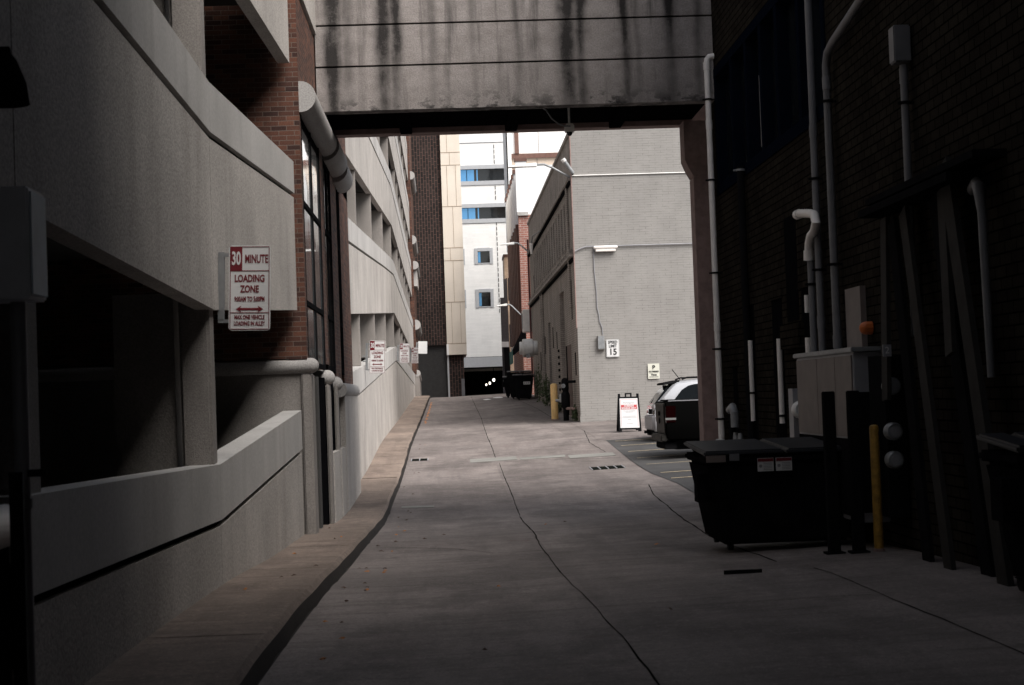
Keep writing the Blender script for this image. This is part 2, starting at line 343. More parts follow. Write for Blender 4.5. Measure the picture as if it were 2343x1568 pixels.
# road with its joints, cracks and patches
rd=MB(); v=[];f=[]
xs=[-1.185+i*(4.55+1.185)/14 for i in range(15)]; ys=[-14+i*.5 for i in range(int(160/.5))]
for j,y in enumerate(ys):
    for x in xs: v.append((x,y,G(x,y)))
nx=len(xs)
for j in range(len(ys)-1):
    for i in range(nx-1): a=j*nx+i; f.append((a,a+1,a+nx+1,a+nx))
rd.add(v,f); rd.cur=1
for pts,wd in (([(1.08,2),(1.08,10.7),(1.04,13.5),(1.0,15.4),(1.04,18.5),(1.04,19.7)],.024),([(1.04,19.7),(1.05,20.9),(1.1,23.2),(1.1,26),(1.1,28.2)],.035),
    ([(1.12,28.6),(1.16,34),(1.17,41.8)],.03),([(1.12,43.4),(1.1,52),(1.2,66.5),(1.18,86),(1.2,96)],.035),
    ([(-1.04,21.9),(-.4,21.3),(.03,20.9),(.45,19.8),(1.04,19.7)],.03),([(1.1,28.4),(2.44,28.6),(3.64,28.5)],.03),
    ([(3.0,15.5),(3.05,18),(3.08,20.1),(3.27,23.4),(3.66,28.5),(3.73,31),(3.9,33.2),(4.3,33.0)],.045),
    ([(3.15,14.6),(3.19,14.1),(3.14,11.9),(3.15,10.4),(3.13,7),(3.1,3)],.022),([(1.1,12.5),(3.1,12.3)],.014),([(-1.1,15.6),(1.0,15.4)],.012),([(1.1,18.2),(3.1,17.9)],.012),([(1.15,37.6),(4.1,37.0)],.03),([(-1.1,52.5),(4.2,52.2)],.04),([(3.95,42.9),(3.8,46),(4.3,55),(4.5,57)],.035),
    ([(-1.1,42.1),(.3,42.3),(2.9,41.7),(4.15,41.0)],.05),([(2.15,45.5),(3.2,45.7),(3.9,45.1)],.05),([(.3,43.6),(4.1,42.3)],.03),
    ([(-1.1,9.2),(1.05,9.3)],.006),([(-.75,62.4),(-.1,62.5)],.18),([(3.1,15.2),(4.2,15.0)],.006),([(1.18,66),(4.3,66.3)],.03),([(3.4,86),(3.75,72),(3.8,61.5),(4.3,59)],.04)):
    ribbon(rd,pts,wd*.45,wob=.008 if wd<.1 else 0,rnd=.45)
rd.cur=2
for x0,x1,y0,y1 in ((.45,1.65,42.42,43.35),(2.95,4.1,41.75,42.6),(1.72,2.88,42.3,42.9),(-1.0,-.38,31.36,31.75)):
    rd.hexa([(x0,y0,G(x0,y0)+.003),(x1,y0-.1,G(x1,y0)+.003),(x1,y1-.1,G(x1,y1)+.003),(x0,y1,G(x0,y1)+.003)]+[(x0,y0,G(x0,y0)+.008),(x1,y0-.1,G(x1,y0)+.008),(x1,y1-.1,G(x1,y1)+.008),(x0,y1,G(x0,y1)+.008)])
tag(rd.build('road',['road','crack','pale']),kind='structure')
# parking lot asphalt + concrete apron east of the alley
lot=MB(); v=[];f=[]
def lotx(y): return 4.45 if y<36 else 4.3
ys2=[27+i*.5 for i in range(61)]
tag(sheet('apron',4.1,16,46.2,57.4,12,12,'road',dz=.006),kind='structure')
lm=MB(); lm.add([(x,y,G(x,y)+.008) for y in (27,30,33,36,39.5,42,44,46.3) for x in (lotx(y),5.5,7,9,12,16)],[(j*6+i,j*6+i+1,j*6+i+7,j*6+i+6) for j in range(7) for i in range(5)]); lm.cur=1
for y in (34.2,35.9,38.6,40.5,42.4,44.2,45.7): 
    lm.add([(4.5,y,G(4.5,y)+.016),(8.9,y-.1,G(8.9,y)+.016),(8.9,y+.04,G(8.9,y)+.016),(4.5,y+.14,G(4.5,y)+.016)],[(0,1,2,3)])
tag(lm.build('parking_lot',['asph','line']),kind='structure')
# sidewalk and kerb
sw=MB(); v=[];f=[]
yy=[-14+i*.5 for i in range(230)]
def kx(y): return -1.24+.008*math.sin(y*.9)+.006*math.sin(y*2.3)
for y in yy:
    z=S_(y); k=kx(y)
    v+=[(-2.3,y,z),(k-.12,y,z),(k-.02,y,z-.005),(k+.018,y,z-.045)]
for j in range(len(yy)-1):
    for i in range(3): a=j*4+i; f.append((a,a+1,a+5,a+4))
sw.add(v,f); sw.cur=1; v=[];f=[]
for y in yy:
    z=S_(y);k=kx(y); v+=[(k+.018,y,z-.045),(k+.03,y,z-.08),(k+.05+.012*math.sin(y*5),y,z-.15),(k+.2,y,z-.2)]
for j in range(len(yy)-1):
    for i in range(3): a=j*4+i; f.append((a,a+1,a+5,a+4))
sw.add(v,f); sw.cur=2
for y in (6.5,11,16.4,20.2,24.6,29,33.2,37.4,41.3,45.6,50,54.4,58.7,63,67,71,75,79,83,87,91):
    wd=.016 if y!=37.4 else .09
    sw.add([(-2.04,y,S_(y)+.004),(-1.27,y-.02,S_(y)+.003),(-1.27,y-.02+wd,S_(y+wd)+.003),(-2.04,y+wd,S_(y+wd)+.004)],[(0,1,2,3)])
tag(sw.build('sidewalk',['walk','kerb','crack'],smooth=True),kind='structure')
# drain grates in the road
def grate(label,x0,x1,y0,y1,n):
    t=thing('drain_grate',label,'drain grate',((x0+x1)/2,y0,G(x0,y0)))
    m=MB(); z=lambda x,y:G(x,y)+.004
    m.hexa([(x0,y0,z(x0,y0)-.02),(x1,y0,z(x1,y0)-.02),(x1,y1,z(x1,y1)-.02),(x0,y1,z(x0,y1)-.02),(x0,y0,z(x0,y0)),(x1,y0,z(x1,y0)),(x1,y1,z(x1,y1)),(x0,y1,z(x0,y1))]); m.build('grate_plate','crack',t)
    m=MB(); n2=n
    for i in range(n2+1):
        x=x0+(x1-x0)*i/n2; m.hexa([(x-.012,y0,z(x,y0)),(x+.012,y0,z(x,y0)),(x+.012,y1,z(x,y1)),(x-.012,y1,z(x,y1)),(x-.012,y0,z(x,y0)+.012),(x+.012,y0,z(x,y0)+.012),(x+.012,y1,z(x,y1)+.012),(x-.012,y1,z(x,y1)+.012)])
    m.build('grate_bars','greypaint',t)
grate('long black drain grate in the concrete near the parked cars',3.2,3.95,38.1,38.95,4)
grate('small black drain grate against the left kerb',-1.08,-.65,43.6,44.2,2)

# ------------------------------------------------------------ LEFT: parking garage
def strip(mb,bays,zlo,zhi,x0,x1,gap=.008,sub=1):
    for a,b in bays:
        a2=a+gap;b2=b-gap
        mb.hexa([(x0,a2,zlo(a2)),(x1,a2,zlo(a2)),(x1,b2,zlo(b2)),(x0,b2,zlo(b2)),(x0,a2,zhi(a2)),(x1,a2,zhi(a2)),(x1,b2,zhi(b2)),(x0,b2,zhi(b2))])
    return mb
def pw(P):
    def fz(y):
        if y<=P[0][0]: a,b=P[0],P[1]
        elif y>=P[-1][0]: a,b=P[-2],P[-1]
        else:
            for a,b in zip(P,P[1:]):
                if y<=b[0]: break
        return a[1]+(b[1]-a[1])*(y-a[0])/(b[0]-a[0])
    return fz
def add(fz,d): return lambda y: fz(y)+d
WX=-2.05
def level(t,bays,lo,gr,top,solid_bottom=None):
    """spandrel: lower panel lo..groove, cap groove..top"""
    for a,b in bays:
        MBs=strip(MB(),[(a,b)],lo,add(gr,-.022),WX-.16,WX); MBs.build('spandrel_panel','panel',t)
        strip(MB(),[(a,b)],add(gr,.035),top,WX-.24,WX+.012,gap=.004).build('parapet_cap','cap',t)
    strip(MB(),[(bays[0][0],bays[0][1])]+list(bays[1:]),add(gr,-.3),add(gr,.2),WX-.22,WX-.05,gap=0).build('panel_joint','dark',t)
near=thing('parking_garage','grey concrete parking garage at the left foreground with kinked parapets','parking garage',(-2.3,8,0))
nb=[(-2.,8.02),(8.02,14.7),(14.7,22.78)]; nb0=[(8.02,14.7),(14.7,22.78)]
cap0=pw([(8,1.20),(14.7,1.08),(22.8,1.49)]); gr0=pw([(8,.68),(14.7,.56),(22.8,.93)])
lo1=pw([(8,2.60),(14.7,2.44),(22.8,2.86)]); gr1=pw([(8,4.10),(14.7,3.98),(22.8,4.43)]); cap1=pw([(8,4.62),(14.7,4.46),(22.8,4.90)])
lo2=pw([(8,6.06),(14.7,5.87),(22.8,6.26)])
level(near,nb0,lambda y:S_(y)-.2,gr0,cap0); level(near,nb,lo1,gr1,cap1); level(near,nb,lo2,add(lo2,1.55),add(lo2,2.05));  level(near,nb,add(lo2,3.45),add(lo2,5.0),add(lo2,5.5))
def decks(t,bays,caps,xb,mat='deck'):
    m=MB()
    for c in caps: strip(m,bays,add(c,-1.25),add(c,-.95),xb,WX-.25,gap=0)
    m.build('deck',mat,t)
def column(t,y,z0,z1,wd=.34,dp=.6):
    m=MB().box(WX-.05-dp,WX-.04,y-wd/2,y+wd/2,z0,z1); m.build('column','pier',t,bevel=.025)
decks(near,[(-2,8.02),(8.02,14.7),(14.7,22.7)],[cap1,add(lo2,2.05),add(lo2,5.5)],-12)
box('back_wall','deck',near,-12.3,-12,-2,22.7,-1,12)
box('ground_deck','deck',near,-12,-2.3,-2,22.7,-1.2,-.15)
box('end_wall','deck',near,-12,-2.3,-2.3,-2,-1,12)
for y in (14.78,): 
    column(near,y,cap0(y)-.25,lo1(y)+.1,.28,.26); column(near,y,cap1(y)-.02,lo2(y)+.1,.28,.26)
    box('inner_column','pier',near,-2.95,-2.42,14.75,15.1,-.2,2.6); box('inner_column','pier',near,-2.95,-2.42,14.75,15.1,3.5,6.0)
for y in (1.5,8.4): column(near,y,.9,lo1(y)+.05,.3,.5); column(near,y,cap1(y)-.02,lo2(y)+.1,.3,.5)
# roof parapet
# low service bay at the very left edge of the view
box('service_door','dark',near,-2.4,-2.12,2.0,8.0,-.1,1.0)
MB().capsule((-2.0,3,1.10),(-2.0,7.5,1.10),.095).build('rounded_ledge','pvcw',near,smooth=True)

# brick stair tower between the two garages
def stair_tower(label,y0,y1,zb,ztop,detail=True):
    t=thing('stair_tower',label,'stair tower',(-2.,y0,zb))
    zc=2.07
    X=-1.95
    box('core_wall','redbrick',t,-9,-2.201,y0+.004,y1-.04,zc+.13,ztop); box('core_base','deck',t,-9,-2.3,y0+.45,y1-.04,zb,zc+.13)
    # concrete base
    MB().box(-9,-2.045,y0+.08,y0+.4,zb-.4,zc-.05).build('base_wall','pier',t)
    box('entrance_pier','pier',t,-2.04,-1.90,y0+.02,y0+.55,zb-.3,zc-.08,bevel=.02)
    MB().capsule((-6,y0+.08,zc+.03),(-1.90,y0+.08,zc+.03),.105).build('rounded_ledge','roundc',t,smooth=True)
    # door recess, with black sheets painting the shade behind the piers
    box('door_recess','dark',t,-2.35,-2.2,y0+.4,y0+3.1,zb-.3,zc); box('recess_shade_sheet','dark',t,-2.35,-1.95,y0+2.9,y0+3.13,zb-.12,zc-.1); box('reveal_shade_sheet','dark',t,-2.3,-1.955,y0+4.8,y0+4.98,.8,zc-.2)
    box('door_frame','greypaint',t,-2.08,-2.0,y0+1.35,y0+1.43,zb-.1,zc); box('door_jamb','deck',t,-2.02,-1.965,y0+1.75,y0+2.1,zb-.1,zc-.1)
    box('threshold','pier',t,-2.2,-1.86,y0+.6,y0+3.1,zb-.3,zb-.13)
    for k,(a,b) in enumerate(((3.15,3.5),(5.0,5.3))):
        box('ledge_pier','pier',t,-1.945,-1.885,y0+a,y0+b,zb-.4,zc-.2,bevel=.02)
        MB().capsule((-2.3,y0+a+.16,zc-.1-.08*k),(-1.92,y0+a+.16,zc-.1-.08*k),.12).build('rounded_ledge','roundc',t,smooth=True)
    box('low_panel','panel',t,-2.1,-1.87,y0+3.5,y0+5.0,zb-.4,.78); box('low_panel','panel',t,-2.1,-1.87,y0+5.3,y0+6.5,zb-.4,.78)
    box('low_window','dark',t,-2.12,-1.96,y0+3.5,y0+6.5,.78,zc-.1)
    box('base_wall','panel',t,-2.2,-1.86,y0+6.5,y1,zb-.4,zc-.25)
    MB().capsule((-1.93,y0+6.2,zc-.28),(-1.93,y1-.35,zc-.28),.13).build('rounded_ledge','roundc',t,smooth=True)
    # glazed bays between brick pilasters
    for a,b in ((0,.22),(3.4,4.15),(5.7,7.2),(8.0,y1-y0)):
        box('brick_pilaster','redbrick',t,-2.2,X,y0+a+.0,y0+b,2.19 if a<5 else zc-.2,5.895)
    for a,b in ((.22,3.4),(4.15,5.7),(7.2,8.0)):
        w_=MB().box(-2.15,-1.968,y0+a,y0+b,zc,5.75).build('window','glassr' if a!=4.15 else 'glass',t)
        fr=MB()
        for q in (a+.02,(a+b)/2,b-.06): fr.box(-1.98,-1.945,y0+q,y0+q+.06,zc,5.75)
        for z in (2.1,2.95,4.35,5.5): fr.box(-1.98,-1.948,y0+a,y0+b,z,z+.07)
        fr.build('frame','blackm',w_)
    # half round concrete band
    MB().tube([(-1.93,y0+.02,5.82),(-1.93,y0+4.3,5.82)],.215,24).build('half_round_band','roundc',t,smooth=True)
    MB().tube([(-1.93,y0+4.36,5.80),(-1.93,y0+6.5,5.80)],.25,24).build('half_round_band','roundc',t,smooth=True)
    MB().capsule((-1.93,y0+6.56,5.72),(-1.93,y0+8.2,5.72),.25).build('half_round_band','roundc',t,smooth=True)
    box('upper_wall','redbrick',t,-2.3,X,y0+.0,y1,5.9,7.3)
    box('upper_wall','redbrick',t,-2.3,X,y0+8.3,y1,5.6,5.9)
    box('spandrel_panel','panel',t,-2.3,X+.04,y0+.02,y1,7.36,8.3); MB().tube([(-1.93,y0+.02,8.45),(-1.93,y1-1,8.45)],.2,20).build('half_round_band','roundc',t,smooth=True)
    box('upper_wall','redbrick',t,-2.3,X,y0,y1,8.6,ztop-.3); box('roof_coping','cap',t,-9,X+.05,y0-.05,y1,ztop-.3,ztop)
    return t
stair_tower('red brick stair tower with rounded concrete bands between the two garages',22.9,33.6,-.25,12)

# far garage
far=thing('parking_garage','pale concrete parking garage up the alley beyond the brick stair tower','parking garage',(-2.3,33.7,0))
fb=[(33.65,39.6),(39.6,47.7),(47.7,56.05),(56.05,64.4),(64.4,72),(72,80),(80,88.5),(88.5,97.4)]
c0=pw([(35.6,2.22),(64.5,3.62),(97,3.02)]); g0=pw([(35.5,1.62),(64.7,3.07),(96.4,2.36)])
l1=pw([(35.6,3.45),(64.3,4.92),(97,4.12)]); g1=pw([(35.6,4.97),(63.8,6.42),(97,5.65)]); k1=pw([(35.7,5.5),(64,6.97),(97,6.15)])
l2=add(l1,3.42); g2=add(l2,1.55); k2=add(l2,2.1)
level(far,fb,lambda y:S_(y)-.2,g0,c0); level(far,fb,l1,g1,k1); level(far,fb,l2,g2,k2); level(far,fb,add(l2,3.42),add(g2,3.42),add(k2,3.42)); level(far,fb,add(l2,6.84),add(g2,6.84),add(k2,6.84))
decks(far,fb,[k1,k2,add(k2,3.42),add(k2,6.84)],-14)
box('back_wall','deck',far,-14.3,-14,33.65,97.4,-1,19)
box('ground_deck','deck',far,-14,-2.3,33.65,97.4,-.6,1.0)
for y in (35.6,39.45,47.55,55.9,64.25,72.2,75.7,80,84,88.5,93):
    for a,b in ((c0,l1),(k1,l2),(k2,add(l2,3.42)),(add(k2,3.42),add(l2,6.84))): column(far,y,a(y)-.02,b(y)+.05,.3,.75)
# second stair tower at the top of the alley
t=thing('stair_tower','narrow brick stair tower with grey ledges at the far end of the pale garage','stair tower',(-2,97.5,1.5))
box('brick_wall','redbrick',t,-9,-1.92,97.45,103.5,3.0,26); box('base_wall','pier',t,-9,-1.78,97.5,103.5,1.2,2.95)
for z,r,x in ((10.9,.28,-1.95),(9.4,.25,-1.85),(5.9,.3,-1.9),(3.05,.2,-1.9),(14.7,.25,-1.9)):
    MB().capsule((x,97.5,z),(x,102,z-.35),r).build('rounded_ledge','roundc',t,smooth=True)
box('grey_ledge','cap',t,-1.95,-1.72,98,102,8.2,9.2)
# dark wall lamp on the near upper panel, top left edge
t=thing('wall_lamp','black wall lamp on the concrete panel at the upper left edge','lamp',(-1.98,7.3,2.95))
MB().tube([(-2.04,7.2,3.15),(-1.85,7.2,3.15)],.03).build('arm','blackm',t)
MB().tube([(-1.88,7.2,2.93),(-1.88,7.2,3.02),(-1.88,7.2,3.12),(-1.88,7.2,3.17)],[.11,.10,.06,.02],16).build('shade','blackm',t,smooth=True)

# ------------------------------------------------------------ SKYBRIDGE
CY=7.8
br=thing('skybridge','stained concrete pedestrian bridge crossing over the alley','bridge',(1.2,26,6.1))
zs=[6.12,6.835,7.49,8.17,8.85,9.5,10.3]
for a,b in zip(zs,zs[1:]): box('face_panel','bridge',br,-1.93,4.34,26,26.3,a+.015,b-.015)
box('face_backing','dark',br,-1.93,4.34,26.06,26.28,6.14,10.3)
box('deck','dark',br,-1.93,4.34,26.3,28.5,6.25,6.6); box('deck_roof','cap',br,-1.93,4.34,26.3,28.8,10.2,10.4)
box('rear_beam','rust',br,-1.93,4.6,28.5,28.82,6.16,6.7); box('rear_panel','bridge',br,-1.93,4.34,28.82,29.0,6.3,10.3)
for x in (-.6,1.2,3.0): box('cross_beam','dark',br,x-.1,x+.1,26.3,28.5,6.14,6.3)
box('support_column','rust',br,4.27,4.72,28.05,28.55,-.4,5.2,bevel=.015)
MB().prism([(4.27,5.2),(4.19,5.35),(4.13,5.5),(4.13,6.16),(4.72,6.16),(4.72,5.2)],lambda p,q,t:(p,t,q),28.05,28.55).build('haunch','rust',br)
# added unseen link block over the camera, placed to darken the foreground
shade_deck=thing('skybridge','added unseen concrete block over the alley that shades the foreground','bridge',(1.2,-4,6.5)); box('deck','bridge',shade_deck,-1.93,4.34,-14,CY,6.3,6.8); box('face_panel','bridge',shade_deck,-1.93,4.34,CY,CY+.25,6.2,12); box('rear_panel','bridge',shade_deck,-1.93,4.34,-14.3,-14,-.5,12)
# camera hanging under the bridge
t=thing('security_camera','dome security camera hanging on a conduit under the bridge','security camera',(2.09,26.7,6.2))
MB().tube([(2.09,26.9,6.3),(2.09,26.9,5.95)],.018).build('conduit','pvcw',t,smooth=True)
MB().prism([(-.075,-.07),(.075,-.07),(.075,.03),(.045,.065),(-.045,.065),(-.075,.03)],lambda p,q,s:(2.09+p,s,5.91+q),26.83,26.97).build('housing','pvcw',t)
MB().tube([(2.09,26.9,5.85),(2.09,26.9,5.82),(2.09,26.9,5.79),(2.09,26.9,5.775)],[.055,.052,.035,.01],14).build('dome','glass',t,smooth=True)
MB().tube([(1.62,26.85,6.27),(1.72,26.85,6.2),(1.80,26.83,6.06),(1.92,26.82,5.96),(2.0,26.82,5.93),(2.10,26.8,5.92)],.012,8).build('cable','galv',t,smooth=True)

# ------------------------------------------------------------ RIGHT: dark brick building
db=thing('brick_building','dark brown brick building filling the right edge of the alley','building',(4.35,20,0))
RX=4.35; RH=11.9
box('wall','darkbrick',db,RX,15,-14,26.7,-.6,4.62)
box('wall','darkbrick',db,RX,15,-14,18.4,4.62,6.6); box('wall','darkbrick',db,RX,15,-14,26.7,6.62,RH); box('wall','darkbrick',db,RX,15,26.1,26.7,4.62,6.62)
w_=box('window','glass',db,RX+.14,RX+.2,18.4,26.1,4.62,6.62)
m=MB()
for y in (18.4,19.7,21,22.1,23.2,24.4,25.9): m.box(RX-.015,RX+.14,y,y+.17,4.62,6.62)
m.box(RX-.02,RX+.14,18.4,26.1,4.62,4.78); m.box(RX-.02,RX+.14,18.4,26.1,6.48,6.62); m.build('frame','bluef',w_)
m=MB(); m.tube([(RX+.1,22.75,4.9),(RX+.1,22.75,5.9)],.03,6); m.build('blind','pvcg',w_)
for y0,y1,z in ((23.45,24.2,2.76),(21.45,22.1,2.73),(19.65,20.2,2.77),(25.0,25.35,1.9)):
    d=box('door','dark',db,RX-.008,RX+.05,y0,y1,-.25,z); box('lintel','darkbrick',d,RX-.03,RX,y0-.1,y1+.1,z,z+.12)
box('window_niche','dark',db,RX-.006,RX+.1,20.4,21.1,2.4,3.72); box('brick_ledge','darkbrick',db,RX-.09,RX,20.1,21.2,2.05,2.35)
box('pilaster','cabtan',db,RX-.06,RX,17.1,17.75,1.2,2.6)
box('roof_coping','blackm',db,RX-.08,15,-14,26.8,RH,RH+.2)
def vpipe(label,x,y,z0,z1,r,mat,cl=(),coup=(),top=None,name='drain_pipe',cat='pipe',clm='blackm',pts=None):
    t=thing(name,label,cat,(x,y,z0)); MB().tube(pts or [(x,y,z0),(x,y,z1)],r,16).build('pipe',mat,t,smooth=True)
    for z in cl:
        m=MB(); m.tube([(x,y,z-.015),(x,y,z+.015)],r*1.25,16); m.box(x-r*1.9,x+r*1.9,y-.012,y+.012,z-.012,z+.012); m.box(x,RX,y-.01,y+.01,z-.01,z+.01); m.build('clamp',clm,t)
    for z in coup: MB().tube([(x,y,z-.07),(x,y,z+.07)],r*1.13,16).build('coupling',mat,t,smooth=True)
    return t
t=vpipe('long white drain pipe rising beside the brown bridge column',4.235,26.0,-.3,6.7,.048,'pvcw',cl=(6.15,4.87,3.4,2.2,1.1),coup=(5.75,2.55),pts=[(4.235,26,-.3),(4.235,26,6.72),(4.245,26,6.79),(4.28,26,6.83),(4.37,26,6.84)])
MB().tube([(4.235,26,6.62),(4.235,26,6.74)],.056,16).build('coupling','pvcw',t,smooth=True)
vpipe('grey conduit pipe running straight up behind the white trap',4.27,18.85,1.95,12,.042,'pvcg',cl=(3.95,2.9,8),coup=(4.5,2.3))
vpipe('grey conduit pipe bending diagonally near its top',4.26,18.05,1.95,5.2,.045,'pvcg',cl=(4.7,2.9),coup=(4.9,2.05),pts=[(4.26,18.05,1.95),(4.26,18.05,5.1),(4.26,17.95,5.22),(4.26,17.7,5.28),(4.26,15.6,5.55),(4.26,13,5.9)])
t=vpipe('grey conduit with a small junction box on its top',4.27,15.05,2.0,4.5,.036,'pvcg',cl=(4.15,),coup=(4.4,))
box('junction_box','pvcg',t,4.17,4.33,14.98,15.16,4.52,4.86,bevel=.012)
t=vpipe('black downpipe on the dark brick wall beside the white drain pipe',4.27,23.6,-.3,4.75,.055,'blackm',cl=(4.7,),clm='galv')
vpipe('thin white pipe stub on the dark brick wall, farthest of the four',4.30,23.55,1.1,2.25,.035,'pvcw',cl=(1.5,),name='pipe_stub')
vpipe('slim white pipe stub left of the wide brick pier between two dark doors',4.29,21.42,1.1,2.2,.036,'pvcw',cl=(1.2,),name='pipe_stub')
vpipe('white pipe stub directly above the round electric meter',4.28,19.62,1.35,2.15,.04,'pvcw',name='pipe_stub')
vpipe('short white pipe end high beside the nearest dark door',4.29,19.66,2.45,2.66,.03,'pvcw',name='pipe_stub')
t=thing('pipe_trap','curved white plastic trap hanging open on the dark wall','pipe',(4.2,18.9,3.3))
MB().tube([(4.2,19.05,3.10),(4.2,19.0,3.22),(4.2,18.9,3.3),(4.2,18.72,3.33),(4.2,18.6,3.42),(4.2,18.68,3.52),(4.2,18.85,3.55),(4.2,19.1,3.58),(4.17,19.3,3.60)],.05,14).build('bend','pvcw',t,smooth=True)
MB().tube([(4.2,19.05,3.03),(4.2,19.03,3.14)],.06,14).build('coupling','pvcw',t,smooth=True)
MB().tube([(4.17,19.32,3.60),(4.165,19.42,3.6)],.058,14).build('coupling','pvcw',t,smooth=True)
vpipe('dark lower pipe hanging below the white trap',4.22,19.05,1.95,3.03,.04,'pvcg',cl=(2.75,))
# electrical cabinet
t=thing('electrical_cabinet','large metal electrical cabinet with tan upper doors against the dark wall','cabinet',(4.1,17.5,.2))
box('body','greypaint',t,4.02,4.33,16.4,19.1,.2,1.90,bevel=.01); box('lid','galv',t,3.99,4.34,16.36,19.16,1.902,1.95,bevel=.008)
for a,b in ((16.45,17.15),(17.17,18.0),(18.02,19.05)): box('door','cabtan',t,4.005,4.018,a,b,1.05,1.87)
for a,b in ((16.45,17.7),(17.75,19.05)): box('lower_door','blackm',t,4.005,4.018,a,b,.25,1.03)
box('side_door','blackm',t,4.06,4.30,16.385,16.398,.3,1.5)
t=thing('meter_bank','dark metal bank of small electric meters beside the cabinet','meter bank',(4.2,16,.4))
box('backing','blackm',t,4.14,4.33,15.7,16.3,.3,1.85)
for z in (1.55,1.12,.85): 
    mm=MB().tube([(4.19,15.7,z),(4.19,15.62,z),(4.19,15.59,z)],[.085,.085,.07],20).build('meter_dial','galv',t,smooth=True); MB().tube([(4.19,15.585,z),(4.19,15.575,z)],[.05,.05],16).build('dial_face','txtg',mm)
t=thing('electric_meter','round white electric meter on a small box beside the cabinet','meter',(4.15,19.6,1.2))
box('box','greypaint',t,4.05,4.34,19.55,19.8,.4,1.55)
MB().tube([(4.13,19.55,1.3),(4.13,19.4,1.3),(4.13,19.37,1.3)],[.105,.105,.09],24).build('meter_dial','signw',t,smooth=True); box('dial_face','txtk',t,4.09,4.17,19.362,19.368,1.27,1.31)
t=thing('alarm_bell','small orange cap on the brick above the cabinet','cap',(4.3,16.87,2.15)); MB().capsule((4.34,16.87,2.15),(4.28,16.87,2.15),.07,n=10).build('cap','orange',t,smooth=True)
# utility posts
for x,y,lab in ((3.66,16.0,'black square post left of the pair in front of the cabinet'),(3.875,15.9,'black square post right of the pair beside the yellow bollard')):
    t=thing('guard_post',lab,'post',(x,y,G(x,y)),'black posts guarding the cabinet'); box('post','blackm',t,x-.055,x+.055,y-.055,y+.055,G(x,y)-.05,1.52,bevel=.008); box('base_plate','blackm',t,x-.09,x+.09,y-.09,y+.09,G(x,y),G(x,y)+.02)
def bollard(x,y,h,r,mat,label):
    z=G(x,y); t=thing('bollard',label,'bollard',(x,y,z)); P=[(x,y,z-.05),(x,y,z+h-r*.6),(x,y,z+h-r*.25),(x,y,z+h-r*.05),(x,y,z+h)]
    MB().tube(P,[r,r,r*.85,r*.5,.005],20).build('post',mat,t,smooth=True); MB().tube([(x,y,z),(x,y,z+.03)],r*1.25,20).build('base_ring','rust',t); return t
bollard(4.07,15.9,1.22,.045,'dyellow','worn yellow bollard standing in the shade on the right')
bollard(3.78,60.5,1.33,.13,'yellow','bright yellow bollard at the corner of the grey brick building')
# leaning boards, gate frame
def bar(name,label,cat,a,b,wd,th,mat,group=None):
    a=Vector(a);b=Vector(b);t=thing(name,label,cat,a,group); d=(b-a).normalized(); s=Vector((1,0,0)); u=d.cross(s).normalized(); s=u.cross(d).normalized()
    P=[a+s*i*th/2+u*j*wd/2 for i,j in ((-1,-1),(1,-1),(1,1),(-1,1))]+[b+s*i*th/2+u*j*wd/2 for i,j in ((-1,-1),(1,-1),(1,1),(-1,1))]
    MB().hexa(P).build('plank',mat,t); return t
gp='boards leaning on the dark wall'
bar('leaning_board','widest pale board leaning at the far right of the wall','board',(4.1,12.3,-.05),(4.2,13.7,3.4),.24,.05,'board',gp)
bar('leaning_board','short pale board hung beside the widest leaning board','board',(4.12,13.5,1.8),(4.2,13.8,3.2),.2,.04,'board',gp)
bar('leaning_board','narrow grey board standing just right of the cabinet','board',(4.1,15.5,1.42),(4.2,15.66,3.15),.2,.04,'board',gp)
bar('leaning_board','dark slanting board in the middle of the leaning stack','board',(4.1,13.7,-.05),(4.2,15.0,3.15),.22,.04,'board',gp)
bar('leaning_board','black slanting board behind the widest pale board','board',(4.2,13.0,-.05),(4.28,14.3,3.2),.26,.04,'blackm',gp)
bar('leaning_board','black board slanting right beside the meter bank','board',(4.15,14.5,-.05),(4.2,15.4,3.1),.24,.04,'blackm',gp)
t=thing('canopy_rail','dark sloping steel rail above the leaning boards','rail',(4.2,15,3.2)); box('rail','blackm',t,4.05,4.33,13.2,16.1,3.2,3.27); box('canopy_sheet','blackm',t,4.08,4.35,12.6,15.9,3.3,3.36)
t=thing('number_plate','small plate numbered 2 on the narrow grey board','number plate',(4.06,15.45,1.88)); box('plate','greypaint',t,4.05,4.13,15.37,15.385,1.83,1.94); m=MB(); letters(m,'2',4.09,1.885,.09,y=15.368); m.build('lettering','signw',t)
t=thing('elbow_pipe','pale curved pipe end high on the wall at the far right','pipe',(4.25,12.9,3)); MB().tube([(4.3,13.3,3.13),(4.25,13.05,3.15),(4.2,12.85,3.1),(4.2,12.8,2.9),(4.2,12.75,1.6)],[.05,.05,.05,.035,.03],12).build('pipe','pvcg',t,smooth=True)
# gas valve by the white pipe
t=thing('gas_regulator','dark gas regulator with pale valves low on the brown brick wall','gas meter',(4.2,24.8,.8))
MB().tube([(4.22,24.9,.2),(4.22,24.9,1.3)],.05).build('riser','blackm',t,smooth=True); MB().tube([(4.18,24.8,1.25),(4.18,24.55,1.3),(4.18,24.4,1.2),(4.18,24.4,1.0)],.06).build('elbow','galv',t,smooth=True)
MB().tube([(4.2,26.2,.75),(4.2,22.3,.75)],.035).build('manifold','galv',t,smooth=True)
for y in (24.5,24.1): MB().tube([(4.2,y,.75),(4.2,y,.92)],[.05,.03]).build('valve','galv',t,smooth=True)

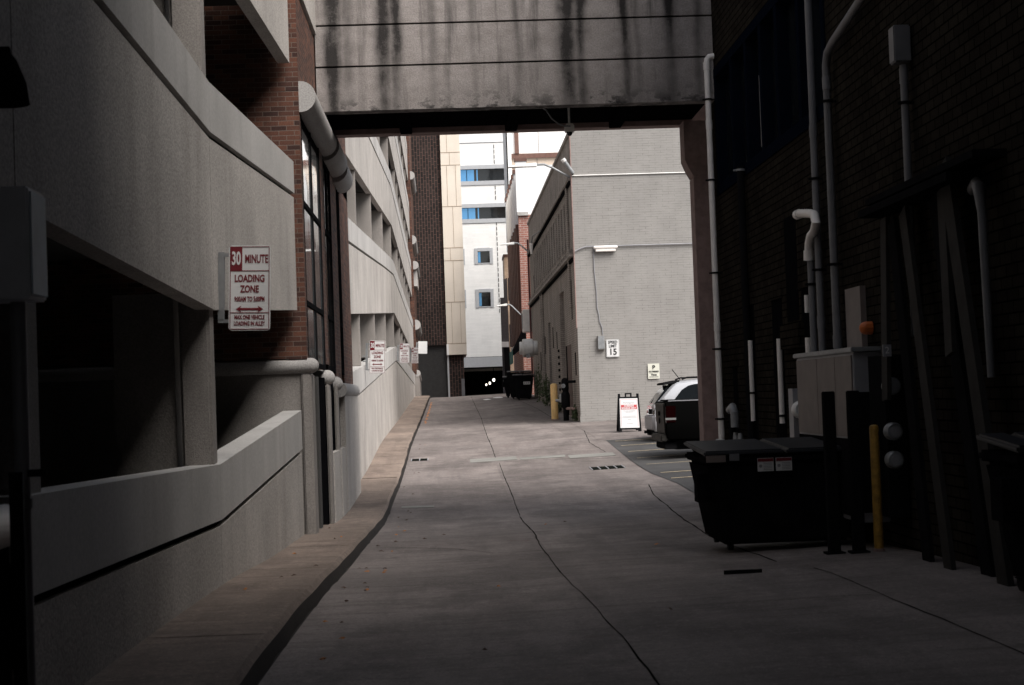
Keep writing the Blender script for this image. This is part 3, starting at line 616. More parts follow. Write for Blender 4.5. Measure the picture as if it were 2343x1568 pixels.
# ------------------------------------------------------------ dumpsters
def dumpster(name,label,x0,x1,y0,y1,h,mat='black',wheel=True,group=None,lidmat='lidm',slope=.10):
    g=G((x0+x1)/2,y0); z0=g+.07; z1=g+h-.12; tp=.14
    t=thing(name,label,'dumpster',((x0+x1)/2,(y0+y1)/2,g),group)
    P=[(x0+tp,y0+tp*.5,z0),(x1-tp,y0+tp*.5,z0),(x1-tp,y1-tp,z0),(x0+tp,y1-tp,z0),(x0,y0,z1-.1),(x1,y0,z1-.1),(x1,y1,z1-.1),(x0,y1,z1-.1)]
    MB().hexa(P).build('body',mat,t,bevel=.03,smooth=True)
    MB().box(x0-.03,x1+.03,y0-.04,y1+.03,z1-.1,z1-.02).build('rim',mat,t,bevel=.02)
    m=MB(); n=4
    for k in range(n):
        xa=x0+tp*.6+(x1-x0-tp)*(k+.3)/n; m.hexa([(xa,y0+tp*.42,z0+.06),(xa+.06,y0+tp*.42,z0+.06),(xa+.06,y0+tp,z0+.06),(xa,y0+tp,z0+.06),(xa,y0-.02,z1-.12),(xa+.06,y0-.02,z1-.12),(xa+.06,y0+.1,z1-.12),(xa,y0+.1,z1-.12)])
    m.build('rib',mat,t)
    for a,b in ((x0-.05,(x0+x1)/2-.005),((x0+x1)/2+.005,x1+.05)):
        MB().hexa([(a,y0-.07,z1-.015),(b,y0-.07,z1-.015),(b,y1+.05,z1+slope*.6),(a,y1+.05,z1+slope*.6),(a+.02,y0-.05,z1+.035),(b-.02,y0-.05,z1+.035),(b-.02,y1+.03,z1+slope),(a+.02,y1+.03,z1+slope)]).build('lid',lidmat,t,bevel=.015,smooth=True)
    box('fork_pocket',mat,t,x0-.09,x0+.06,y0+.15,y0+.4,z1-.5,z1-.2)
    if wheel:
        for x in (x0+tp+.1,x1-tp-.1):
            for y in (y0+.22,y1-.28):
                wv=MB().tube([(x-.025,y,g+.075),(x+.025,y,g+.075)],.075,16).build('caster','tyre',t,smooth=True); MB().box(x-.045,x+.045,y-.05,y+.05,g+.1,z0+.02).build('fork','blackm',wv)
    return t
t=dumpster('dumpster','large black plastic dumpster with red and white safety labels at the right',2.62,4.22,17.05,18.45,1.13)
gd=G(3.3,17)
for x in (3.13,3.32):
    s_=MB().box(x,x+.165,17.0,17.012,gd+.82,gd+.955).build('safety_label','signw',t); MB().box(x+.003,x+.162,16.995,16.999,gd+.92,gd+.952).build('red_header','signr',s_)
    m=MB()
    for k in range(5): m.box(x+.06,x+.15,16.996,16.999,gd+.835+k*.016,gd+.840+k*.016)
    m.tube([(x+.03,16.999,gd+.875),(x+.03,16.996,gd+.875)],.017,10); m.build('fine_print','txtg',s_)
box('reflector','cabtan',t,2.60,2.80,16.985,17.0,gd+.93,gd+1.0); box('reflector','pvcg',t,2.84,2.94,16.985,17.0,gd+.94,gd+1.01)
dumpster('dumpster','shadowed black dumpster cut off at the right edge of the view',3.9,4.3,11.3,12.1,1.15)
t1=dumpster('dumpster','black dumpster with a white label beside the grey building up the alley',3.25,4.25,84.2,85.6,1.35)
gq=G(3.8,84); s_=box('paper_label','signw',t1,3.72,4.06,84.13,84.15,gq+.78,gq+.92); m=MB(); [m.box(3.75+.1*k,3.82+.1*k,84.115,84.125,gq+.83,gq+.87) for k in range(3)]; m.build('fine_print','txtk',s_)
dumpster('dumpster','black dumpster half hidden behind the labelled one up the alley',3.05,4.25,86.4,87.8,1.5)
dumpster('trash_bin','narrow black trash bin left of the far dumpsters',2.86,3.32,88.6,89.3,1.2)['category']='trash bin'

# ------------------------------------------------------------ vehicles (nose towards +X)
def ring(w,zs,ws):
    """half section points (y,z) bottom->top mirrored"""
    L=[(-a*w,z) for a,z in zip(ws,zs)]; return L+[(-y,z) for y,z in reversed(L)]
def loft(mb,secs,org):
    n=len(secs[0][1]); v=[]
    for x,r in secs:
        for y,z in r: v.append((org[0]+x,org[1]+y,org[2]+z))
    f=[]
    for i in range(len(secs)-1):
        for j in range(n): f.append((i*n+j,i*n+(j+1)%n,(i+1)*n+(j+1)%n,(i+1)*n+j))
    f+=[tuple(range(n)),tuple(range((len(secs)-1)*n,len(secs)*n))]
    return mb.add(v,f)
def wheel(t,org,x,ys,r=.36):
    wv=MB().tube([(org[0]+x,org[1]+ys-.11,org[2]+r),(org[0]+x,org[1]+ys-.09,org[2]+r),(org[0]+x,org[1]+ys+.09,org[2]+r),(org[0]+x,org[1]+ys+.11,org[2]+r)],[r*.93,r,r,r*.93],28).build('wheel','tyre',t,smooth=True)
    s=-1 if ys<0 else 1; MB().tube([(org[0]+x,org[1]+ys+s*.10,org[2]+r),(org[0]+x,org[1]+ys+s*.118,org[2]+r)],[r*.62,r*.55],20).build('rim','rim',wv,smooth=True)
def suv():
    ox,oy=5.42,45.45; og=(ox,oy,G(5.6,45)-.09); t=thing('parked_suv','silver white SUV with a black rear wiper and roof antenna parked by the grey wall','car',og)
    W=.93
    def sec(x,zb,zbelt,zt,k=1.,kr=.80,zr=None):
        z=[zb,zb+.12,.62,max(.63,zbelt-.12),zbelt,(zbelt+zt)/2,zt-.07,zt]; a=[.88,.97,1.,.99,.965,(.965+kr)/2+.02,kr+.02,kr-.12]
        return (x,ring(W*k,z,a))
    S=[sec(.06,.40,1.02,1.05,.94,.90),sec(.14,.34,1.08,1.12,.985,.93),sec(.34,.30,1.12,1.34,1,.89),sec(.58,.28,1.13,1.60,1,.82),sec(.72,.28,1.13,1.70,1,.80),sec(1.3,.27,1.12,1.745,1,.79),sec(2.4,.27,1.10,1.74,1,.79),sec(3.0,.27,1.08,1.66,1,.79),sec(3.65,.28,1.05,1.12,1,.88),sec(4.3,.3,.98,1.0,.98,.9),sec(4.68,.34,.88,.9,.92,.9),sec(4.76,.4,.72,.76,.86,.9)]
    loft(MB(),S,og).build('body','carw',t,smooth=True)
    # rear bumper, hitch
    B=[(-.02,ring(W*.93,[.42,.5,.70,.76],[.86,.95,1,.95])),(.06,ring(W*1.0,[.36,.46,.74,.80],[.9,.98,1,.97])),(.32,ring(W*1.015,[.34,.46,.74,.80],[.95,1,1,.98]))]
    loft(MB(),B,og).build('rear_bumper','greypaint',t,smooth=True)
    loft(MB(),[(0.02,ring(W*.9,[.24,.30,.40,.44],[.8,.9,.97,.97])),(.3,ring(W*.97,[.22,.30,.40,.44],[.85,.95,1,1]))],og).build('bumper_skirt','blackm',t,smooth=True)
    box('tow_hitch','blackm',t,ox-.14,ox+.1,oy-.05,oy+.05,og[2]+.30,og[2]+.38)
    # rear glass, following the sloping hatch
    MB().hexa([(ox+.085,oy-.70,og[2]+1.12),(ox+.085,oy+.70,og[2]+1.12),(ox+.19,oy+.70,og[2]+1.10),(ox+.19,oy-.70,og[2]+1.10),(ox+.475,oy-.60,og[2]+1.60),(ox+.475,oy+.60,og[2]+1.60),(ox+.6,oy+.60,og[2]+1.58),(ox+.6,oy-.60,og[2]+1.58)]).build('rear_window','glass',t)
    MB().hexa([(ox+.33,oy-.70,og[2]+1.60),(ox+.33,oy+.70,og[2]+1.60),(ox+.78,oy+.70,og[2]+1.66),(ox+.78,oy-.70,og[2]+1.66),(ox+.35,oy-.68,og[2]+1.66),(ox+.35,oy+.68,og[2]+1.66),(ox+.8,oy+.66,og[2]+1.73),(ox+.8,oy-.66,og[2]+1.73)]).build('spoiler','blackm',t,bevel=.012)
    MB().tube([(ox+.08,oy+.1,og[2]+1.12),(ox+.25,oy+.35,og[2]+1.3)],.012,6).build('rear_wiper','blackm',t)
    MB().box(ox+.03,ox+.07,oy-.26,oy+.26,og[2]+.82,og[2]+.96).build('licence_plate_recess','blackm',t)
    for s in (-1,1):
        y=oy+s*W*.93
        MB().hexa([(ox+.04,min(y,y-s*.22),og[2]+.84),(ox+.04,max(y,y-s*.22),og[2]+.84),(ox+.36,max(y,y-s*.05)+.028,og[2]+.86),(ox+.36,min(y,y-s*.05)-.028,og[2]+.86),(ox+.10,min(y,y-s*.2),og[2]+1.08),(ox+.10,max(y,y-s*.2),og[2]+1.08),(ox+.40,max(y,y-s*.05)+.02,og[2]+1.06),(ox+.40,min(y,y-s*.05)-.02,og[2]+1.06)]).build('tail_light','lampr',t)
        # side windows as one thin inset pane with rounded rear corner
        def sp(px,pz,o):  # surface of side at height
            k=(pz-1.12)/(1.675-1.12); yy=W*(.972-k*(.972-.835))+o; return (ox+px,oy+s*yy,og[2]+pz)
        for nm,poly in (('rear_quarter_window',[(.60,1.17),(.63,1.24),(.82,1.46),(1.0,1.565),(1.15,1.60),(1.72,1.63),(1.60,1.17)]),('side_window',[(1.66,1.17),(1.78,1.63),(2.5,1.64),(2.5,1.17)]),('side_window',[(2.55,1.17),(2.55,1.64),(2.85,1.62),(3.4,1.17)])):
            m=MB(); n=len(poly); m.add([sp(a,b,.012) for a,b in poly]+[sp(a,b,-.03) for a,b in poly],[tuple(range(n)),tuple(range(2*n-1,n-1,-1))]+[(i,(i+1)%n,n+(i+1)%n,n+i) for i in range(n)]); m.build(nm,'glass',t)
        MB().tube([(ox+.85,oy+s*.68,og[2]+1.74),(ox+1.0,oy+s*.68,og[2]+1.79),(ox+2.6,oy+s*.68,og[2]+1.79),(ox+2.8,oy+s*.68,og[2]+1.74)],.022,8).build('roof_rail','blackm',t,smooth=True)
        for x in (.98,3.85): wheel(t,og,x,s*.82)
    MB().tube([(ox+.84,oy-.5,og[2]+1.72),(ox+.62,oy-.5,og[2]+2.02)],.012,6).build('antenna','blackm',t)
    box('front_light','lampw',t,ox+4.5,ox+4.74,oy-.75,oy+.75,og[2]+.66,og[2]+.78)
suv()
def pickup():
    ox,oy=5.06,40.3; og=(ox,oy,G(5.4,40)-.07); t=thing('pickup_truck','black pickup truck with dusty tailgate parked nearest the bridge column','truck',og)
    W=.98
    S=[(.05,ring(W,[.62,.72,1.0,1.28,1.40,1.42],[.93,.98,1,.99,.97,.92])),(.10,ring(W,[.55,.7,1.0,1.3,1.41,1.43],[.95,1,1.01,1,.98,.93])),(1.95,ring(W,[.5,.65,1.0,1.3,1.42,1.44],[.96,1,1.01,1,.98,.93])),(3.9,ring(W,[.45,.6,1.0,1.25,1.32,1.34],[.96,1,1.01,1,.97,.92])),(5.3,ring(W,[.45,.6,.9,1.15,1.22,1.24],[.93,.98,1,.98,.95,.88])),(5.75,ring(W,[.5,.6,.8,1.0,1.08,1.1],[.84,.9,.92,.92,.9,.85]))]
    loft(MB(),S,og).build('body','carb',t,smooth=True)
    loft(MB(),[(1.98,ring(W,[1.38,1.44,1.86,1.92],[.95,.94,.78,.70])),(2.2,ring(W,[1.38,1.44,1.88,1.95],[.95,.94,.78,.70])),(3.3,ring(W,[1.34,1.42,1.88,1.95],[.95,.94,.78,.70])),(4.1,ring(W,[1.28,1.3,1.33,1.34],[.95,.94,.90,.86]))],og).build('cab','glass',t,smooth=True)
    MB().box(ox+.14,ox+1.95,oy-.86,oy+.86,og[2]+1.435,og[2]+1.475).build('tonneau_cover','blackm',t,bevel=.012)
    for s in (-1,1): box('bed_rail','greypaint',t,ox+.1,ox+1.95,oy+s*.93-.04,oy+s*.93+.04,og[2]+1.432,og[2]+1.462,bevel=.01)
    MB().hexa([(ox+.03,oy-.74,og[2]+.66),(ox+.03,oy+.74,og[2]+.66),(ox+.08,oy+.74,og[2]+.66),(ox+.08,oy-.74,og[2]+.66),(ox+.0,oy-.74,og[2]+1.39),(ox+.0,oy+.74,og[2]+1.39),(ox+.08,oy+.74,og[2]+1.41),(ox+.08,oy-.74,og[2]+1.41)]).build('tailgate','dirtyb',t,bevel=.015)
    box('tailgate_handle','blackm',t,ox-.014,ox+.0,oy-.13,oy+.13,og[2]+1.1,og[2]+1.2)
    MB().tube([(ox+.002,oy,og[2]+.98),(ox-.012,oy,og[2]+.98)],.075,18).build('round_badge','blackm',t)
    for s in (-1,1):
        y=oy+s*.88; a,b=min(y,y+s*.115),max(y,y+s*.115)
        lm=box('tail_light','lampr',t,ox+.035,ox+.27,a,b,og[2]+.93,og[2]+1.33,bevel=.01)
        box('reverse_lens','lampw',lm,ox+.03,ox+.275,a-.003,b+.003,og[2]+1.0,og[2]+1.05)
        for x in (1.25,4.75): wheel(t,og,x,s*.86,.40)
    MB().box(ox-.10,ox+.06,oy-.92,oy+.92,og[2]+.48,og[2]+.66).build('rear_bumper','dirtyb',t,bevel=.03)
    MB().box(ox+.0,ox+.3,oy-.8,oy+.8,og[2]+.30,og[2]+.46).build('underbody','blackm',t,bevel=.02)
    MB().box(ox+.3,ox+5.3,oy-.6,oy+.6,og[2]+.28,og[2]+.5).build('chassis','blackm',t)
pickup()

# ------------------------------------------------------------ signs
def signthing(name,label,cat,loc,rz=0,ry=0,group=None):
    t=thing(name,label,cat,loc,group); t.rotation_euler=(0,ry,rz); return t
def lbuild(mb,name,mat,t,**k):
    """local coordinates: build without subtracting the parent's location"""
    l=Vector(parent_loc(t)); mb.v=[tuple(Vector(p)+l) for p in mb.v]; return mb.build(name,mat,t,**k)
def loading_sign(label,x,y,z,rz=R(-8),ry=R(2.2),w_=.381,h=.79,blank=False):
    t=signthing('loading_zone_sign' if not blank else 'blank_sign',label,'sign',(x,y,z),rz,ry,None)
    a=w_/2;b=h/2
    lbuild(rrect(MB(),-a,a,-b,b,0,.003),'plate','signw',t)
    br=MB(); br.box(-a-.10,-a-.045,.0,.03,-b+.1,b-.06); br.box(-a-.10,-a+.07,.004,.03,b-.1,b-.07); br.box(-a-.10,-a+.07,.004,.03,-b+.07,-b+.10); br.box(-a-.17,-a-.1,.0,.03,.0,.03); br.box(-a-.17,-a-.1,.0,.03,-.12,-.09)
    lbuild(br,'bracket','galv',t)
    if blank: return t
    m=MB(); q=.010;e=.022;bb=.006
    for x0,x1,z0,z1 in ((-a+q,a-q,b-q-bb,b-q),(-a+q,a-q,-b+q,-b+q+bb),(-a+q,-a+q+bb,-b+q+.01,b-q-.01),(a-q-bb,a-q,-b+q+.01,b-q-.01),(-a+q,a-q,b-.232,b-.225),(-a+q,a-q,-b+.157,-b+.163),(-a+q,-a+.122,b-.228,b-q)): m.box(x0,x1,-.003,-.0005,z0,z1)
    lbuild(m,'red_border','signr',t)
    m=MB(); letters(m,'30',-a+.067,b-.122,.165,.52,.004,y=-.0045); lbuild(m,'white_numerals','signw',t)
    m=MB()
    for s_,xx,zz,sz,xs,bo in (('MINUTE',.062,b-.125,.105,.56,.0025),('LOADING',0,b-.30,.088,.70,.0028),('ZONE',0,b-.395,.088,.70,.0028),('9:00AM TO 5:00PM',0,b-.485,.062,.55,.002),('MAX ONE VEHICLE',0,-b+.118,.052,.62,.0016),('LOADING IN ALLEY',0,-b+.062,.052,.62,.0016)):
        letters(m,s_,xx,zz,sz,xs,bo,y=-.002)
    lbuild(m,'red_lettering','signr',t); m=MB()
    az=b-.572; m.prism([(-.125,az),(-.075,az+.03),(-.085,az+.01),(.085,az+.01),(.075,az+.03),(.125,az),(.075,az-.03),(.085,az-.01),(-.085,az-.01),(-.075,az-.03)],lambda p,q,t_:(p,t_,q),-.003,-.0005)
    lbuild(m,'arrow','signr',t)
    return t
gl=None
loading_sign('nearest and largest loading zone sign, on the concrete wall at the left',-1.765,14.95,2.64,h=.765)
loading_sign('second nearest loading zone sign, below the first concrete fins of the pale garage',-1.72,40.0,2.62)
loading_sign('third loading zone sign along the garage wall, much smaller in view',-1.72,64.6,3.36,h=.76)
loading_sign('farthest loading zone sign, narrow and next to the blank white sign',-1.72,84,3.75,rz=R(-25))
loading_sign('blank white back of a sign at the far end of the garage wall',-1.42,91,4.35,rz=R(12),w_=.5,h=.68,blank=True)
# speed limit sign on grey wall
FY=57.0
t=signthing('speed_limit_sign','white speed limit 15 sign on the grey brick wall','sign',(5.64,FY-.05,3.07),0,R(.4))
lbuild(rrect(MB(),-.225,.225,-.305,.305,0,.004,.03),'plate','signw',t)
m=MB(); letters(m,'SPEED',0,.20,.14,.84,.0028); letters(m,'LIMIT',0,.07,.14,.84,.0028); letters(m,'15',0,-.135,.30,.95,.006)
for x0,x1,z0,z1 in ((-.21,.21,.288,.293),(-.21,.21,-.293,-.288),(-.213,-.208,-.285,.285),(.208,.213,-.285,.285)): m.box(x0,x1,-.003,-.0005,z0,z1)
lbuild(m,'black_lettering','txtk',t)
t=signthing('no_parking_sign','cream no parking sign low on the grey brick wall above the cars','sign',(7.02,FY-.05,2.23))
lbuild(rrect(MB(),-.2,.2,-.26,.26,0,.004,.01),'plate','cream',t)
m=MB(); letters(m,'P',0,.125,.19,1,.006); letters(m,'NO PARKING',0,-.012,.072,.78,.003); 
lbuild(m,'black_lettering','txtk',t)
m=MB(); letters(m,'Times',0,-.125,.085,.95,.003); [m.box(-.16,.16,-.003,-.0005,z,z+.008) for z in (-.065,-.185,-.215)]; lbuild(m,'blue_lettering','bluef',t)
# A-frame
gx=G(5.3,49.5)
t=signthing('sidewalk_sign','black A-frame sidewalk sign with a red and white poster','sign',(5.27,49.3,gx),0,R(.8))
fr=MB(); tilt=.16
def leaf(m,s):
    f=lambda p,q,th:(p,s*(.30*(1-q/1.05)+.02)+th,q)
    for poly in ([(-.34,0),(-.24,0),(-.24,1.12),(-.31,1.12)],[(.24,0),(.34,0),(.31,1.12),(.24,1.12)],[(-.24,.06),(.24,.06),(.24,.13),(-.24,.13)],[(-.24,.96),(.24,.96),(.24,1.03),(-.24,1.03)],[(-.1,1.03),(-.06,1.03),(-.06,1.13),(-.1,1.13)],[(.06,1.03),(.1,1.03),(.1,1.13),(.06,1.13)],[(-.1,1.10),(.1,1.10),(.1,1.14),(-.1,1.14)]):
        m.prism(poly,f,-.02,.02)
leaf(fr,-1); lbuild(fr,'front_frame','black',t); fr=MB(); leaf(fr,1); lbuild(fr,'rear_frame','black',t)
ff=lambda p,q,th:(p,-(.30*(1-q/1.05)+.02)-.022+th,q)
m=MB().prism([(-.285,.11),(.285,.11),(.265,.98),(-.265,.98)],ff,-.004,.0); p_=lbuild(m,'poster','paper',t)
def onleaf(v,f,x,z,th): return [ (x+a,-(.30*(1-(z+b)/1.05)+.02)-.022-th-c,z+b) for a,b,c in v],f
m=MB().prism([(-.235,.655),(.235,.655),(.235,.79),(-.235,.79)],ff,-.007,-.005); 
for x0,x1,z0,z1 in ((-.25,-.245,.14,.95),(.245,.25,.14,.95),(-.25,.25,.945,.95)): m.prism([(x0,z0),(x1,z0),(x1,z1),(x0,z1)],ff,-.007,-.005)
def sub(mb,name,mat): return lbuild(mb,name,mat,t)
sub(m,'red_banner','red')
m=MB()
for s_,z,sz,bo in (('CURBSIDE',.755,.068,.0025),('SIGNINGS ONLY.',.69,.06,.0025)): m.add(*onleaf(*text_mesh(s_,sz,.95,bo),0,z,.009))
sub(m,'white_lettering','paper')
m=MB(); m.add(*onleaf(*text_mesh('Parking for',.075,1.,.0),0,.85,.006)); 
m.add(*onleaf(*text_mesh('If full, please use designated',.033,1.,.0),0,.61,.006)); m.add(*onleaf(*text_mesh('spots in the lots.',.033,1.,.0),0,.575,.006))
for z,wd in ((.45,.19),(.415,.21),(.35,.05),(.235,.09)): m.prism([(-wd,z),(wd,z),(wd,z+.008),(-wd,z+.008)],ff,-.007,-.005)
sub(m,'grey_lettering','txtg')

# ------------------------------------------------------------ GREY painted brick building
gb=thing('grey_building','grey painted brick building facing the parking lot','building',(4.45,57,.6))
GX=4.45; GT=14.5
# front
box('front_wall','greybrick',gb,GX,22,FY,FY+.35,-.2,GT)
box('foundation','greybrick',gb,GX-.02,22,FY-.03,FY,-.2,.78)
# side, made of bands so that windows are real recesses. roofline falls towards the back
zt=10.55
SX=GX
dl=[(63.0,65.6,5.5),(72,73.6,4.7)]
def seg(y0,y1,z0,z1,x=SX,xb=None,nm='side_wall',mat='greyside'): return box(nm,mat,gb,x,xb or x+.4,y0,y1,z0,z1)
prev=57.35
for y0,y1,z in dl+[(88,88,0)]:
    seg(prev,y0,-.2,6.9); 
    if z: seg(y0,y1,z,6.9); box('infill','greyside',gb,SX+.16,SX+.3,y0,y1,-.2,z) if y0<70 else box('loading_door','dark',gb,SX+.25,SX+.3,y0,y1,-.2,z)
    prev=y1
seg(57.35,88,8.55,zt)
ny=16; ws=(84.5-59.3)/ny; seg(57.35,59.3,6.9,8.55); seg(84.5,88,6.9,8.55)
for k in range(ny):
    y=59.3+k*ws; seg(y+ws*.5,y+ws,6.9,8.55,nm='window_pier'); d=box('window','glass',gb,SX+.26,SX+.3,y,y+ws*.5,6.9,8.55); box('sill','greyside',d,SX-.03,SX+.2,y,y+ws*.5,6.84,6.9)
MB().hexa([(SX-.06,57.3,zt),(SX+.5,57.3,zt),(SX+.5,88,zt),(SX-.06,88,zt),(SX-.06,57.3,zt+.14),(SX+.5,57.3,zt+.14),(SX+.5,88,zt+.14),(SX-.06,88,zt+.14)]).build('side_coping','greyside',gb)
box('cornice','greyside',gb,SX-.14,SX,57.35,88,8.95,9.05); box('cornice_gutter','blackm',gb,SX-.10,SX,57.35,88,8.86,8.949)
m=MB().box(SX-.16,SX,57.35,88,6.3,6.42)
for k in range(28): m.box(SX-.11,SX,58+k*1.07,58.4+k*1.07,6.42,6.62)
m.build('dentil_ledge','greyside',gb); box('ledge_pipe','blackm',gb,SX-.09,SX-.02,57.35,88,6.16,6.26)
box('door','wood',gb,SX+.1,SX+.15,61.5,62.7,-.2,3.4) ; box('door','wood',gb,SX-.012,SX+.02,60.3,62.2,.75,3.35); box('dark_doorway','dark',gb,SX-.008,SX+.02,62.4,62.95,.75,3.35)
for y0,y1,z0,z1 in ((58.1,58.5,2.2,3.0),(59.0,59.3,4.2,5.6),(67.8,68.1,3.4,4.1),(76,76.4,3.4,4.2),(80,80.5,2.7,3.6),(70.2,70.6,3.5,4.4),(84,84.3,6.7,7.6)): box('vent','dark',gb,SX-.01,SX+.02,y0,y1,z0,z1)
m=MB(); [m.box(SX-.05,SX-.01,66.6,67.1,.9+k*.26,1.0+k*.26) for k in range(10)]; m.build('vent_grille','blackm',gb)
box('corner_trim','rust',gb,GX-.03,GX+.0,FY-.0,FY+.35,3.8,10.6) 
# lower rear wing wall behind front (keeps the building solid)
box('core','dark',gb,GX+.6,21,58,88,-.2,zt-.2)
box('rear_wall','greyside',gb,GX,21,87.7,88,-.2,zt)
def conduit(label,pts,r,mat,cat='conduit',name='conduit'):
    t=thing(name,label,cat,pts[0]); MB().tube(pts,r,8).build('tube',mat,t,smooth=True); return t
y=FY-.03
t=conduit('upper horizontal white conduit across the grey brick wall',[(4.45,y,9.07),(16,y,9.04)],.02,'alu')
t=conduit('lower horizontal cable across the grey brick wall at the tube light',[(4.47,y-.02,6.45),(4.6,y-.02,6.52),(4.85,y-.02,6.60),(5.1,y-.02,6.60),(16,y-.02,6.56)],.022,'greypaint')
t=conduit('thin wavy vertical conduit down the grey wall to the small box',[(5.1,y,6.55),(5.10,y,5.8),(5.15,y,5.0),(5.15,y,4.5),(5.21,y,4.2),(5.22,y,4.0),(5.3,y,3.8),(5.31,y,3.55)],.015,'greypaint')
t=thing('tube_light','long tube light fixture on the grey brick wall','light',(5.5,FY,6.5)); box('housing','pvcw',t,5.16,5.86,FY-.16,FY-.03,6.40,6.50,bevel=.02); MB().capsule((5.15,FY-.12,6.55),(5.87,FY-.12,6.55),.06,True,True).build('lens','pvcw',t,smooth=True)
t=thing('meter_box','small grey box at the end of the wavy conduit','box',(5.25,FY,3.2)); box('case','greybrick',t,5.12,5.36,FY-.14,FY-.002,3.03,3.52,bevel=.012); box('lid','galv',t,5.13,5.35,FY-.15,FY-.142,3.06,3.50)
# street lamp arms
def cobra(label,x,y,z,L,hd=.9):
    t=thing('street_lamp',label,'street lamp',(x,y,z)); MB().tube([(x,y,z-.6),(x-.25*L,y,z-.40),(x-.6*L,y,z-.12),(x-.8*L,y,z),(x-L,y,z)],.04,10).build('arm','galv',t,smooth=True)
    m=MB(); a=x-L; m.hexa([(a-hd,y-.16,z-.08),(a,y-.1,z-.08),(a,y+.1,z-.08),(a-hd,y+.16,z-.08),(a-hd,y-.13,z-.04),(a,y-.08,z+.07),(a,y+.08,z+.07),(a-hd,y+.13,z-.04)]); m.build('lamp_head','alu',t,bevel=.015); return t
cobra('nearest street lamp head reaching out from the grey building corner',4.62,57.4,9.55,1.35,1.0)
cobra('middle street lamp head on a curved arm beyond the roof of the grey building',4.44,86,9.45,.85,.75)
cobra('lowest and farthest street lamp over the end of the alley',4.1,93,6.65,.75,.6)
t=thing('flood_light','small tilted cylindrical floodlight at the corner of the grey building','light',(4.5,57,9.5)); MB().tube([(4.48,56.9,9.15),(4.2,56.78,9.55)],.07,14).build('barrel','galv',t,smooth=True); MB().tube([(4.2,56.78,9.54),(4.14,56.76,9.62)],.085,14).build('hood','alu',t,smooth=True); MB().tube([(4.5,57.05,9.0),(4.47,56.95,9.2)],.03,8).build('bracket','blackm',t)
t=thing('gooseneck_lamp','small gooseneck lamp on the side of the grey building','lamp',(4.4,78,9.2)); MB().tube([(4.44,74,8.95),(4.3,75.5,8.98),(4.05,76.5,8.9),(4.0,77,8.6)],.035,8).build('arm','galv',t,smooth=True); MB().tube([(4.0,77,8.6),(4.0,77,8.1)],[.10,.05],10).build('lamp','pvcw',t,smooth=True)
# pipes on the side wall
for i,(y_,z0,z1,lab,mt) in enumerate(((58.9,4.6,9.0,'conduit drop near the corner of the grey side wall','greyside'),(76.4,1.6,6.2,'slim downpipe in the middle of the grey side wall','greyside'),(77.6,1.6,6.2,'second slim downpipe on the grey side wall, farther along','greyside'),(87.9,2.5,9.8,'dark red downpipe at the far end of the grey side wall','maroon'))):
    conduit(lab,[(4.38,y_,z0),(4.38,y_,z1)],.05,mt,'pipe','wall_pipe')
# gas meter at corner
t=thing('gas_meter','black and grey gas meter with pipes behind the bright yellow bollard','gas meter',(4.1,59,.8))
g0_=G(4.1,59)
MB().tube([(4.1,59.2,g0_),(4.1,59.2,1.95)],.10,14).build('riser','blackm',t,smooth=True); MB().capsule((4.1,59.2,1.15),(4.1,59.2,1.5),.16,True,True).build('regulator','blackm',t,smooth=True)
MB().capsule((4.1,59.2,1.75),(4.1,59.2,2.0),.13,True,True).build('meter_body','blackm',t,smooth=True); MB().tube([(4.02,59.05,1.84),(4.02,58.98,1.84)],.08,14).build('dial','galv',t,smooth=True)
MB().tube([(4.1,59.2,1.98),(4.42,58.7,1.98)],.05,8).build('inlet_pipe','blackm',t,smooth=True); MB().tube([(4.1,59.2,1.03),(4.44,58.4,1.03)],.05,8).build('outlet_pipe','rust',t,smooth=True)
MB().tube([(3.75,59.3,1.33),(4.1,59.2,1.33)],.05,8).build('valve_pipe','galv',t,smooth=True); MB().capsule((3.95,59.25,1.3),(3.95,59.25,1.5),.07,True,True).build('valve','galv',t,smooth=True)
# exhaust fan
t=thing('exhaust_fan','big round metal exhaust fan sticking out of the grey side wall','exhaust fan',(4.2,83,3.9))
for a,b,r,nm in ((4.45,4.22,.36,'wall_collar'),(4.22,3.70,.46,'drum'),(3.70,3.55,.33,'inlet_cone')): MB().tube([(a,83.2,3.9),(a-.03,83.2,3.9),(b+.03,83.2,3.9),(b,83.2,3.9)],[r*.95,r,r,r*.95],24).build(nm,'alu',t,smooth=True)
box('motor_box','galv',t,3.85,4.05,82.6,82.9,3.4,3.6)
t=thing('awning','dark green awning over a far doorway past the exhaust fan','awning',(3.9,93,4)); MB().hexa([(3.55,90.5,3.75),(4.25,90.5,4.3),(4.25,95,4.3),(3.55,95,3.75),(3.5,90.5,3.9),(4.25,90.5,5.3),(4.25,95,5.3),(3.5,95,3.9)]).build('canopy','blackm',t); box('valance','teal',t,3.46,3.49,90.5,95,3.3,4.0)
t=thing('air_conditioner','white air conditioner box mounted above the exhaust fan','air conditioner',(4.1,89,5.2)); box('case','pvcw',t,4.0,4.5,88.3,89.4,4.9,6.1,bevel=.03); box('grille','greypaint',t,3.98,3.995,88.4,89.3,5.1,5.9)
